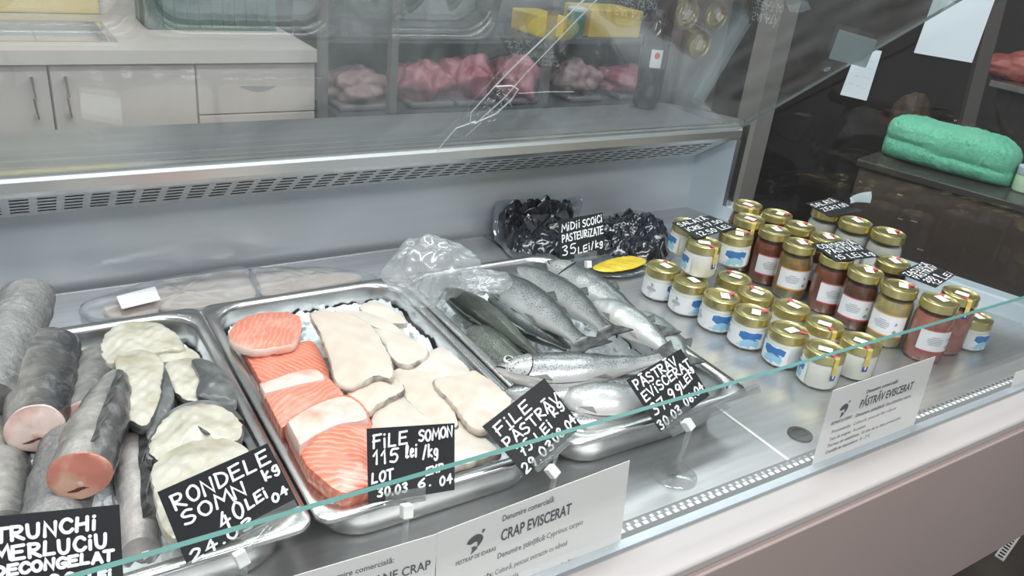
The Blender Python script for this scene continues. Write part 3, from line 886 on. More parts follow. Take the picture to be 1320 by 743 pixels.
    if eye:
        q = surf(.085, math.pi * .36, 0); f = MB(); rr_ = []
        for r_, o in ((.0075, -.001), (.0072, .0014), (.0046, .0026), (.0042, .0028), (.002, .0032), (.0003, .0034)):
            rr_.append([q + r_ * (math.cos(a) * fr_[3][1] + math.sin(a) * fr_[3][2]) + fr_[3][3] * o for a in np.linspace(0, 2 * math.pi, 18, endpoint=False)])
        f.loft(rr_[:3], 0, True, False, False); f.loft(rr_[2:], 1, True, False, True)
        f.build('eye', [EYEW, EYEB], T)
    return T


trout((712, 540), (772, 543), (858, 524), .046, .046, .040, 1, TROUT, 'trout lowest at the front of the right tray under the others', roll=25)
trout((820, 402), (864, 446), (886, 498), .050, .050, .040, 1, TROUTP, 'silver trout along the right rim partly behind the price card', roll=30, tailfin=False)
trout((574, 374), (628, 412), (705, 470), .058, .064, .046, -1, TROUTO, 'olive trout along the left rim of the right tray', roll=18, tailfin=False)
trout((606, 424), (642, 452), (720, 512), .050, .052, .042, 1, TROUTO, 'small dark spotted trout under the head with the eye', roll=28, tailfin=False)
trout((650, 506), (752, 503), (862, 486), .068, .052, .040, 1, TROUT, 'grey trout just in front of the trout with the eye', roll=25)
trout((726, 508), (785, 518), (872, 503), .070, .058, .044, 1, TROUTP, 'pale gutted trout behind the two front price cards', roll=22)
trout((630, 385), (690, 424), (762, 462), .066, .046, .040, -1, TROUTP, 'white bellied trout between the olive and the large silver trout', roll=12, tailfin=False)
trout((706, 338), (768, 376), (838, 424), .066, .062, .046, 1, TROUT, 'trout with an open gill at the back right of the tray', roll=22, gill=True)
trout((668, 346), (728, 384), (780, 424), .076, .060, .046, 1, TROUT, 'silver trout second from the right along the back with a dark tail', roll=24, zs=(0, .006, .030))
trout((612, 350), (684, 392), (748, 440), .082, .066, .050, 1, TROUT, 'large bright silver trout whose head lies under the clear bag', roll=24, zs=(0, .006, .030))
trout((765, 390), (815, 418), (868, 458), .088, .054, .044, 1, TROUTP, 'pale trout with a pinkish tail beside the right price card', roll=20)
trout((640, 474), (735, 478), (850, 462), .092, .060, .046, 1, TROUT, 'trout lying crosswise with a visible eye and spotted gill', roll=16, eye=True, gill=True)

# ---- cod trunks -------------------------------------------------------------------------
CODG = uvramp('grey_cod_skin', [(.0, (.40, .38, .35)), (.3, (.145, .14, .135)), (.6, (.058, .058, .064)), (1., (.024, .024, .027))], .30, .12, None, mott=.75, bump=(90, .7, .003), coat=.35, frost=(26, .54, .76, (.40, .41, .42), .60))
CODL = uvramp('light_cod_skin', [(.0, (.56, .52, .49)), (.4, (.30, .29, .28)), (.8, (.13, .128, .125)), (1., (.07, .07, .07))], .34, .1, None, mott=.7, bump=(90, .7, .003), coat=.3, frost=(30, .52, .76, (.50, .49, .47), .6))
CODF = uvramp('frosted_cod_skin', [(.0, (.30, .295, .29)), (.5, (.13, .13, .13)), (1., (.065, .065, .066))], .45, .05, None, mott=.9, bump=(120, .9, .004), coat=.1, frost=(34, .50, .74, (.46, .46, .455), .6))
CUT = mat('pink_cut_flesh', (.62, .34, .29), .32, noise=(34, (.76, .62, .56), .30, .56), bump=(60, .3, .002), coat=.3)
CUTR = mat('red_cut_flesh', (.50, .19, .14), .32, noise=(26, (.62, .38, .27), .42, .60), bump=(60, .3, .002), coat=.3)
SPINE = mat('spine_bone', (.60, .42, .34), .4)
CAVITY = mat('dark_cavity', (.10, .02, .02), .45)


def trunk(a, b, za, zb, ra, rb_, skin, lab, cut=None, flat=.85, dors=.25, seed=1., facecam=.45, fin=False, bulge=0.12):
    p0 = px(*a, z=za); p1 = px(*b, z=zb); ax = p1 - p0; L = np.linalg.norm(ax); ax /= L
    T = thing('cod_trunk', lab, 'fish trunk', tuple((p0 + p1) / 2), 'cod trunks in the left tray')
    tocam = CAM_C - p1; tocam /= np.linalg.norm(tocam)
    nf = ax * (1 - facecam) + tocam * facecam; nf /= np.linalg.norm(nf)
    side = np.cross(ax, (0, 0, 1.0)); side /= np.linalg.norm(side); up = np.cross(side, ax)
    rings = []; uvs = []; N, M = 30, 32
    for i in range(N + 1):
        t = i / N; r = ra + (rb_ - ra) * t + bulge * max(ra, rb_) * math.sin(math.pi * t) * .6
        if t < .10: r *= math.sqrt(max(.03, 1 - (1 - t / .10) ** 2))
        c = p0 + ax * L * t; rg = []; uu = []
        for j in range(M):
            an = 2 * math.pi * j / M; dv = side * math.cos(an) * r + up * math.sin(an) * r * flat
            q = c + dv
            if t > .55:     # shear the end so that the cut faces along nf
                f = (t - .55) / .45; q = q - ax * (dv @ nf) / (ax @ nf) * f
            q = q + dv / r * .0032 * vnoise(q, 45, seed)
            rg.append(q); uu.append((t, (j / M + dors) % 1.0))
        rings.append(rg); uvs.append(uu)
    m = MB(); m.loft(rings, 0, True, True, cut is None, uvs=uvs); m.build('trunk', skin, T)
    if cut is not None:
        m = MB(); last = rings[-1]; cc = sum(last) / M; rr_ = []
        for k, f in enumerate((1.0, .96, .82, .6, .35, .12)):
            rr_.append([cc + (q - cc) * f + nf * (.0 + .004 * (1 - f) + (.0012 if k else 0) + .0016 * vnoise(q * f, 90, seed) * (1 if k else 0)) for q in last])
        m.loft(rr_, 0, True, False, True); cf = m.build('cut_face', cut, T)
        u2 = up - nf * (up @ nf); u2 /= np.linalg.norm(u2); s2 = np.cross(u2, nf)
        m = MB(); oc = cc - u2 * rb_ * flat * .28 + nf * .0042
        m.loft([[oc + (s2 * math.cos(x) + u2 * math.sin(x)) * r_ + nf * o for x in np.linspace(0, 2 * math.pi, 12, endpoint=False)] for r_, o in ((.0036, -.003), (.0032, .0004), (.0014, .0009))], 0, True, False, True)
        m.build('backbone', SPINE, cf)
        m = MB(); oc = cc - u2 * rb_ * flat * .62 + nf * .0026
        pts = [oc + s2 * x + u2 * (.0016 * math.sin(x * 210) + .10 * rb_ * math.cos(x / rb_ * 3)) for x in np.linspace(-rb_ * .42, rb_ * .42, 9)]
        m.tube(pts, [.0005, .0010, .0016, .0022, .0018, .0022, .0016, .0010, .0005], 6); m.build('cavity', CAVITY, cf)
    if fin:
        m = MB(); ln = []
        for k in range(13):
            t = .08 + .8 * k / 12; r = ra + (rb_ - ra) * t + bulge * max(ra, rb_) * math.sin(math.pi * t) * .6
            an = math.pi * .58; c = p0 + ax * L * t; dv = side * math.cos(an) * r * 1.0 + up * math.sin(an) * r * flat
            hgt = .007 * (.3 + abs(math.sin(k * .9))); ln.append((c + dv * .97, c + dv * (1 + hgt / r) - side * hgt * .9))
        for k in range(12):
            A = [ln[k][0], ln[k + 1][0], ln[k + 1][1], ln[k][1]]; m.hexa(A, [q + side * .0016 for q in A])
        m.build('dorsal_fin', FIN, T, smooth=False)
    return T


trunk((0, 520), (4, 690), .032, .026, .026, .030, CODG, 'dark cod trunk at the left frame edge behind the left price card', None, seed=6.)
trunk((94, 560), (66, 700), .042, .038, .032, .032, CODF, 'frosted grey cod trunk low behind the left price card', None, seed=5.)
trunk((170, 520), (182, 712), .050, .038, .022, .018, CODL, 'long thin grey cod tail beside the ice in the left tray', None, seed=4., fin=True, dors=.3)
trunk((128, 452), (112, 540), .058, .050, .022, .026, CODL, 'small pinkish silver cod trunk in the middle behind the others', CUT, seed=3., dors=.55)
trunk((42, 372), (-24, 520), .095, .075, .034, .040, CODF, 'frosty cod trunk at the upper left edge of the frame', None, seed=2., facecam=0)
trunk((66, 440), (44, 552), .070, .068, .038, .033, CODG, 'thick cod trunk with a pale pink cut face at the left', CUT, seed=1., flat=.8, dors=.40)
trunk((152, 480), (104, 614), .094, .086, .012, .0305, CODG, 'tapering cod trunk on top with a reddish orange cut face', CUTR, seed=7., fin=True, flat=.86, dors=.30, facecam=.4, bulge=.46)


# ---- slabs: steaks and fillets -----------------------------------------------------------
def smooth_outline(P, n=64):
    P = np.array(P, float); m = len(P); out = []
    for i in range(m):
        p0, p1, p2, p3 = P[(i - 1) % m], P[i], P[(i + 1) % m], P[(i + 2) % m]
        for t in np.linspace(0, 1, 8, endpoint=False):
            out.append(.5 * ((2 * p1) + (-p0 + p2) * t + (2 * p0 - 5 * p1 + 4 * p2 - p3) * t * t + (-p0 + 3 * p1 - 3 * p2 + p3) * t ** 3))
    out = np.array(out); d = np.r_[0, np.cumsum(np.linalg.norm(np.diff(np.r_[out, out[:1]], axis=0), axis=1))]
    s = np.linspace(0, d[-1], n, endpoint=False); o2 = np.r_[out, out[:1]]
    return np.stack([np.interp(s, d, o2[:, k]) for k in range(o2.shape[1])], 1)


def slab_mesh(outline_px, ztop, th, dome=.004, amp=.0016, seed=1., tilt=(0, 0), fr=60, udir=None, lumps=None, n=64, jag=0.0):
    P = np.array([px(u, v, z=ztop) for u, v in outline_px]); S = smooth_outline(P, n)
    c = S.mean(0)
    if c[1] < .53 and ztop > .05 and c[0] < .33:      # keep inside its tray
        g_ = .021 if ztop < .08 else .008
        x0, x1 = (-.3285 + g_, -.0035 - g_) if c[0] < 0 else (g_, .325 - g_)
        S[:, 0] = np.clip(S[:, 0], x0, x1); S[:, 1] = np.clip(S[:, 1], g_ + .002, .530 - g_)
    if jag:
        for i in range(len(S)):
            S[i] += (S[i] - c) / np.linalg.norm(S[i] - c) * jag * (vnoise(S[i], 170, seed) + .6 * vnoise(S[i], 420, seed))
    u = np.array(udir if udir is not None else (1, 0)); u = u / np.linalg.norm(u)
    rings = []; uvs = []; prof = ([(.93, -1.0), (.985, -.8), (1.0, -.45), (.99, -.15), (.955, -.02)] if th < .025 else [(.80, -1.0), (.88, -.72), (.965, -.36), (.985, -.13), (.955, -.02)]) + [(f, 0) for f in np.linspace(.88, .06, 13)]
    for f, zz in prof:
        r = []; uu = []
        for q in S:
            p = c + (q - c) * f; k = 1 - f
            zt = ztop + dome * (1 - f * f) + tilt[0] * (p[0] - c[0]) + tilt[1] * (p[1] - c[1])
            if lumps: zt += lumps(p, f)
            zt += amp * vnoise(p, fr, seed) * min(1, k * 8)
            z = zt + zz * th
            r.append((p[0], p[1], z)); uu.append(((p[0] * u[0] + p[1] * u[1]), (-p[0] * u[1] + p[1] * u[0])))
        rings.append(r); uvs.append(uu)
    m = MB(); m.loft(rings[:5], 1, True, True, False, uvs=uvs[:5]); m.loft(rings[4:], 0, True, False, True, uvs=uvs[4:])
    return m, c


def striped(name, base, line, gap, dist=2.5, rough=.3, blotch=None, ang=0.):
    m = bpy.data.materials.new(name); m.use_nodes = True; nt, b = nodes(m); N = nt.nodes.new; L = nt.links.new
    b.inputs['Roughness'].default_value = rough; b.inputs['Coat Weight'].default_value = .45; b.inputs['Coat Roughness'].default_value = .15
    b.inputs['Subsurface Weight'].default_value = .15; b.inputs['Subsurface Radius'].default_value = (.012, .005, .003); b.inputs['Subsurface Scale'].default_value = .5
    uv = N('ShaderNodeUVMap'); mp = N('ShaderNodeMapping'); mp.inputs['Rotation'].default_value = (0, 0, ang); L(uv.outputs[0], mp.inputs[0])
    w = N('ShaderNodeTexWave'); w.wave_type = 'BANDS'; w.bands_direction = 'X'; w.inputs['Scale'].default_value = 1 / gap / 3.1; w.inputs['Distortion'].default_value = dist; w.inputs['Detail'].default_value = 2; w.inputs['Detail Scale'].default_value = .9
    L(mp.outputs[0], w.inputs['Vector'])
    cr = N('ShaderNodeValToRGB'); cr.color_ramp.elements[0].position = .62; cr.color_ramp.elements[0].color = (*base, 1); cr.color_ramp.elements[1].position = .97; cr.color_ramp.elements[1].color = (*line, 1); L(w.outputs[0], cr.inputs[0])
    n = N('ShaderNodeTexNoise'); n.inputs['Scale'].default_value = 22; n.inputs['Detail'].default_value = 4; L(uv.outputs[0], n.inputs['Vector'])
    mr = N('ShaderNodeMapRange'); mr.inputs['From Min'].default_value = .48; mr.inputs['From Max'].default_value = .72; L(n.outputs[0], mr.inputs[0])
    mx = N('ShaderNodeMix'); mx.data_type = 'RGBA'; L(mr.outputs[0], mx.inputs[0]); L(cr.outputs[0], mx.inputs[6]); mx.inputs[7].default_value = (*(blotch or line), 1)
    L(mx.outputs[2], b.inputs['Base Color'])
    bp = N('ShaderNodeBump'); bp.inputs['Strength'].default_value = .25; bp.inputs['Distance'].default_value = .0012; L(w.outputs[0], bp.inputs['Height']); L(bp.outputs[0], b.inputs['Normal'])
    return m


SALMON = striped('salmon_flesh', (.74, .20, .12), (.82, .37, .27), .0072, 5.5, blotch=(.80, .30, .21))
SALMON2 = striped('salmon_flesh_pale', (.76, .24, .16), (.80, .34, .26), .0078, 7.0, blotch=(.82, .40, .32), ang=.5)
SALMONR = striped('salmon_flesh_red', (.68, .16, .11), (.82, .40, .32), .0085, 3.0, blotch=(.72, .21, .15))
SKINP = mat('silvery_skin_edge', (.62, .56, .54), .4, noise=(60, (.36, .34, .34), .45, .7))
FAT = mat('white_fat', (.80, .62, .55), .35, noise=(30, (.79, .38, .28), .46, .70), bump=(60, .4, .002), coat=.3)
FILLET = mat('pale_fillet', (.66, .55, .46), .30, noise=(24, (.73, .65, .57), .3, .7), bump=(70, .25, .0015), coat=.35, sss=.1)
FILLETW = mat('white_fillet', (.74, .68, .61), .30, noise=(20, (.66, .58, .50), .35, .7), bump=(70, .25, .0015), coat=.35, sss=.1)
FEDGE = mat('fillet_edge', (.60, .52, .45), .35, noise=(40, (.16, .15, .14), .50, .68))
CREAM = mat('cream_steak_flesh', (.62, .59, .505), .30, noise=(24, (.40, .365, .26), .44, .74), bump=(48, .45, .004), coat=.4, sss=.1)
GREYSK = mat('dark_catfish_skin', (.10, .105, .105), .28, noise=(26, (.26, .27, .27), .45, .75), bump=(50, .4, .002), coat=.5)


def slab(name, outline, ztop, th, mats, lab, cat, grp, seed, **k):
    m, c = slab_mesh(outline, ztop, th, seed=seed, **k)
    t = thing(name, lab, cat, (c[0], c[1], ztop - th), grp)
    m.build('flesh', mats, t, auto=60)
    return t


def patch(parent, name, outline, ztop, th, mats, seed, **k):
    m, c = slab_mesh(outline, ztop, th, seed=seed, **k); return m.build(name, mats, parent, auto=60)


G = 'catfish slices in the left tray'
slab('catfish_slice', [(128, 447), (137, 427), (158, 416), (185, 413), (215, 420), (235, 438), (237, 452), (215, 454), (190, 457), (170, 462), (150, 470), (133, 466)], .076, .024, [CREAM, CREAM], 'cream catfish slice at the back of the left tray', 'fish slice', G, 1., amp=.004, dome=.006, jag=.0025)
slab('catfish_slice', [(197, 453), (215, 446), (242, 448), (258, 458), (252, 467), (225, 466), (205, 466)], .070, .02, [CREAM, CREAM], 'small white catfish piece under the back slice', 'fish slice', G, 2., amp=.002)
t = slab('catfish_slice', [(210, 472), (230, 461), (262, 462), (290, 480), (304, 505), (300, 522), (275, 518), (250, 519), (235, 515), (220, 500)], .072, .03, [CREAM, GREYSK], 'catfish slice with dark glossy skin beside the right rim', 'fish slice', G, 3., amp=.004, jag=.0025)
patch(t, 'skin', [(246, 463), (272, 465), (298, 485), (306, 514), (298, 524), (268, 516), (252, 508), (256, 486)], .080, .03, [GREYSK, GREYSK], 3.3, dome=.006)
t = slab('catfish_slice', [(150, 456), (172, 449), (195, 452), (210, 464), (210, 490), (205, 520), (190, 550), (175, 548), (160, 535), (157, 500), (148, 475)], .090, .03, [CREAM, GREYSK], 'upright oval catfish slice right of the tapering cod trunk', 'fish slice', G, 4., amp=.0045, jag=.0025)
patch(t, 'skin', [(209, 466), (219, 485), (225, 512), (214, 540), (194, 570), (188, 556), (204, 522), (210, 492)], .080, .04, [GREYSK, GREYSK], 4.3, dome=.004)
t = slab('catfish_slice', [(190, 578), (200, 552), (225, 528), (262, 519), (295, 528), (313, 545), (312, 566), (285, 572), (245, 577), (215, 594), (198, 594)], .084, .034, [CREAM, GREYSK], 'catfish slice with a dark fin mark above the price card', 'fish slice', G, 5., amp=.0045, dome=.008, jag=.0025)
patch(t, 'skin', [(186, 590), (196, 553), (222, 526), (262, 514), (298, 522), (316, 540), (300, 536), (262, 527), (228, 537), (206, 562), (198, 592)], .082, .034, [GREYSK, GREYSK], 5.2, dome=.002)
patch(t, 'fin_mark', [(252, 547), (262, 553), (271, 559), (262, 557)], .0945, .003, [GREYSK, GREYSK], 5.5, dome=.001, amp=0)
slab('catfish_slice', [(193, 602), (215, 580), (250, 566), (288, 562), (318, 574), (326, 600), (322, 640), (300, 672), (240, 695), (210, 690), (196, 645)], .090, .034, [CREAM, CREAM], 'large cream catfish slice behind the catfish price card', 'fish slice', G, 6., amp=.0045, dome=.008, jag=.0025)

G = 'salmon pieces in the middle tray'
slab('salmon_piece', [(290, 440), (318, 452), (360, 450), (400, 438), (416, 455), (427, 490), (395, 492), (360, 494), (330, 500), (308, 482)], .068, .030, [SALMON, SALMON], 'second salmon piece from the back with curved white lines', 'salmon', G, 2., udir=(.9, .5))
t = slab('salmon_piece', [(295, 428), (310, 411), (345, 402), (380, 404), (389, 415), (385, 435), (376, 445), (352, 449), (325, 452), (300, 443)], .084, .014, [SALMON2, FAT], 'oval salmon slice at the back of the middle tray', 'salmon', G, 1., jag=.002, dome=.006)
t = slab('salmon_piece', [(327, 503), (345, 492), (385, 480), (408, 478), (442, 502), (440, 517), (400, 533), (366, 547), (350, 550), (338, 526)], .086, .040, [SALMON2, SALMONR], 'deep red salmon block with straight white lines', 'salmon', G, 3., udir=(.8, -.6), tilt=(0, .10))
patch(t, 'fat_rim', [(326, 502), (348, 490), (385, 478), (408, 476), (418, 488), (384, 496), (350, 505), (333, 508)], .0925, .012, [FAT, FAT], 3.5, dome=.001)
t = slab('salmon_piece', [(361, 556), (395, 530), (440, 514), (464, 520), (480, 545), (484, 600), (482, 634), (440, 630), (410, 612), (384, 590)], .092, .050, [SALMON, SALMON], 'large salmon piece beside the salmon price card', 'salmon', G, 4., udir=(.5, .85), dome=.010, tilt=(0, .10))
patch(t, 'fat_belly', [(361, 554), (395, 529), (440, 513), (464, 520), (474, 538), (440, 545), (405, 560), (378, 574)], .1075, .020, [FAT, FAT], 4.5, dome=.003, tilt=(0, .10))

G = 'trout fillets in the middle tray'
fl = [
    ([(462, 396), (485, 388), (515, 405), (524, 417), (490, 414)], .068, 'narrow pale fillet at the very back of the middle tray', FILLETW),
    ([(525, 472), (560, 450), (576, 450), (608, 480), (575, 492), (555, 494), (540, 484)], .068, 'small pale fillet with a ragged edge beside the right rim', FILLETW),
    ([(428, 402), (465, 400), (500, 414), (530, 435), (554, 456), (527, 472), (505, 462), (490, 437), (470, 417)], .076, 'pale fillet just right of the largest fillet', FILLETW),
    ([(505, 478), (535, 470), (565, 490), (587, 530), (590, 552), (560, 548), (530, 522), (512, 502)], .070, 'long cream fillet in the middle of the fillet heap', FILLET),
    ([(478, 540), (490, 520), (515, 508), (545, 520), (580, 545), (590, 562), (560, 585), (490, 580)], .068, 'cream fillet just above the salmon price card', FILLETW),
    ([(558, 490), (598, 482), (614, 477), (645, 500), (662, 520), (642, 540), (622, 557), (602, 547), (584, 522)], .078, 'wide fillet with a pink tint at the right rim', FILLET),
    ([(560, 560), (592, 540), (622, 560), (652, 590), (657, 607), (600, 628), (578, 612)], .066, 'white fillet at the front between the two price cards', FILLETW),
    ([(446, 502), (480, 490), (506, 486), (522, 500), (510, 510), (486, 522), (476, 532), (464, 522)], .080, 'short curled fillet under the tip of the largest fillet', FILLET),
    ([(399, 403), (425, 400), (455, 405), (480, 420), (496, 445), (507, 470), (506, 490), (490, 486), (470, 493), (450, 500), (432, 492), (424, 460), (412, 430)], .090, 'largest pale trout fillet lying on top of the heap', FILLET)]
for i, (o, z, lab, mm) in enumerate(fl):
    slab('trout_fillet', o, z, .010, [mm, FEDGE], lab, 'fish fillet', G, 10. + i, dome=.004, amp=.0026, fr=34, jag=.0022)

# ---- packs behind the trays ---------------------------------------------------------------
FILM = glass('pack_film', (.95, .96, .97), .06, fmul=2.4, haze=.10, f0=.03)
PACKF = mat('packed_fillet', (.58, .47, .41), .3, noise=(16, (.66, .58, .52), .3, .7), coat=.5)


def filmpack(outline, ztop, lab, fillets, labelpx=None):
    m, c = slab_mesh(outline, ztop, .010, dome=.006, amp=.003, fr=70, seed=outline[0][0], n=72, jag=.002)
    t = thing('vacuum_pack', lab, 'fish pack', (c[0], c[1], 0), 'vacuum packs behind the trays')
    for i, o in enumerate(fillets):
        mm, _ = slab_mesh(o, ztop - .002, .010, dome=.004, seed=i + .3); mm.build('fillet', [PACKF, PACKF], t, auto=60)
    m.build('film', FILM, t, auto=60)
    if labelpx:
        q = [px(u, v, z=ztop + .012) for u, v in labelpx]
        MB().prism(q, (0, 0, .001)).build('pack_label', PAPER, t, smooth=False)
    return t


filmpack([(103, 392), (140, 378), (200, 360), (260, 350), (318, 343), (338, 382), (300, 395), (230, 408), (160, 415), (112, 410)], .012, 'clear vacuum pack of fish with a white label behind the left tray',
         [[(188, 378), (215, 366), (260, 357), (312, 350), (330, 378), (300, 388), (250, 396), (205, 396)], [(132, 398), (150, 386), (196, 384), (205, 396), (190, 404), (150, 408)]], [(150, 383), (200, 370), (207, 387), (157, 399)])
filmpack([(320, 348), (345, 344), (400, 343), (450, 347), (486, 356), (470, 366), (420, 374), (340, 384)], .012, 'clear vacuum pack with one pale fillet behind the middle tray',
         [[(328, 353), (350, 348), (400, 346), (440, 350), (468, 356), (440, 364), (390, 372), (342, 380)]])

# crumpled clear bag on the trout
BAGM = glass('crumpled_clear_film', (.97, .98, .985), .16, fmul=2.0, haze=.24, hazecol=(.92, .95, .96), f0=.05)
bag = thing('plastic_bag', 'crumpled clear plastic bag lying over the trout heads at the back', 'plastic bag', tuple(px(560, 365, z=.08)))


def crumple(c, rx, ry, rz, seed, n=46):
    m = MB(); rings = []
    for i in range(1, n):
        th = math.pi * i / n; r = []
        for j in range(n * 2):
            ph = math.pi * j / n
            dv = np.array([math.sin(th) * math.cos(ph), math.sin(th) * math.sin(ph), math.cos(th)])
            rid = 0
            for o, (f, a) in enumerate(((.55, .30), (1.2, .24), (2.4, .12), (5., .03))):
                rid += a * (1 - 2.2 * abs(vnoise(dv, f, seed + o * 3.1)))
            k = .72 + rid
            r.append(np.array(c) + dv * k * np.array([rx, ry, rz]))
        rings.append(r)
    m.loft(rings, 0, True, True, True); return m


cb = px(558, 352, z=.105)
crumple(cb, .066, .050, .050, 1.3).build('film', BAGM, bag, auto=70)
cb2 = px(622, 362, z=.115)
crumple(cb2, .045, .036, .016, 5.2).build('film_end', BAGM, bag, auto=70)

# mussel packs
MUSS = mat('black_mussel_shell', (.012, .014, .020), .16, noise=(45, (.035, .040, .055), .5, .75), bump=(28, .6, .006), coat=.8)
MFILM = glass('pouch_rim_film', (.80, .84, .88), .08, fmul=2.6, haze=.22, hazecol=(.55, .62, .70), f0=.04)


def lean(v):      # the packs curl up against the back wall
    x, y, z = v; d = max(0, y - .735)
    return (x, y - d * .66, z + d * .50)


def mussels(outline, inner, lab, seed, zbase=.006):
    rg = random.Random(seed)
    P = np.array([px(u, v, z=.02) for u, v in inner]); c = P.mean(0)
    t = thing('mussel_pack', lab, 'mussel pack', (c[0], c[1], 0), 'vacuum packs of mussels at the back')
    m, _ = slab_mesh(outline, .010, .006, dome=.004, amp=.004, fr=90, seed=seed, n=96, jag=.003); m.v = [lean(v) for v in m.v]; m.build('film', MFILM, t, auto=40)
    S = smooth_outline(P, 60); ell = []
    for k in range(80):
        f = math.sqrt(rg.random()) * .92; q = c + (S[rg.randrange(60)] - c) * f; ell.append((q[0], q[1], rg.uniform(0, math.pi), rg.uniform(.024, .036), rg.uniform(.012, .018), rg.uniform(.018, .036)))

    def lumps(p, f):
        h = 0
        for (x, y, a, l, w, zz) in ell:
            dx, dy = p[0] - x, p[1] - y; uu = (dx * math.cos(a) + dy * math.sin(a)) / l; vv = (-dx * math.sin(a) + dy * math.cos(a)) / w
            d2 = uu * uu + vv * vv
            if d2 < 1: h = max(h, zz * math.sqrt(1 - d2) ** .8 * (1 - .25 * abs(vv)))
        return h * min(1, (1 - f) * 5 + .15) + .0025 * (1 - abs(vnoise(p, 160, seed)) * 2) * min(1, (1 - f) * 6)
    m = MB(); rings = []
    SS = smooth_outline(P, 110)
    for f in [1.0] + list(np.linspace(.985, .02, 36)):
        r = []
        for q in SS:
            p = c + (q - c) * f; r.append((p[0], p[1], .006 + (0 if f == 1 else .006 * (1 - f ** 4)) + (0 if f == 1 else lumps(p, f))))
        rings.append(r)
    m.loft(rings, 0, True, True, True); m.v = [lean(v) for v in m.v]; o = m.build('mussels', MUSS, t, auto=60); o['kind'] = 'stuff'
    return t


mussels([(612, 278), (640, 275), (690, 273), (722, 269), (736, 286), (746, 310), (738, 336), (690, 338), (660, 330), (642, 312), (624, 296)], [(626, 282), (660, 274), (715, 269), (733, 288), (738, 312), (724, 330), (684, 330), (658, 318), (640, 298)], 'left black vacuum pack of mussels in front of the back wall', 3)
mp2 = mussels([(750, 290), (775, 281), (812, 275), (845, 282), (872, 296), (868, 330), (840, 348), (800, 356), (765, 350), (752, 325)], [(758, 292), (778, 283), (812, 275), (842, 283), (866, 298), (862, 326), (836, 338), (805, 330), (776, 322), (760, 310)], 'right black vacuum pack of mussels with a yellow corner', 8)
YEL = mat('yellow_pack_print', (.78, .58, .05), .3, coat=.4)
patch(mp2, 'yellow_corner', [(764, 344), (790, 333), (815, 330), (834, 336), (818, 345), (782, 350)], .020, .003, [YEL, YEL], 3.1, dome=.001, amp=.0025, jag=.002)

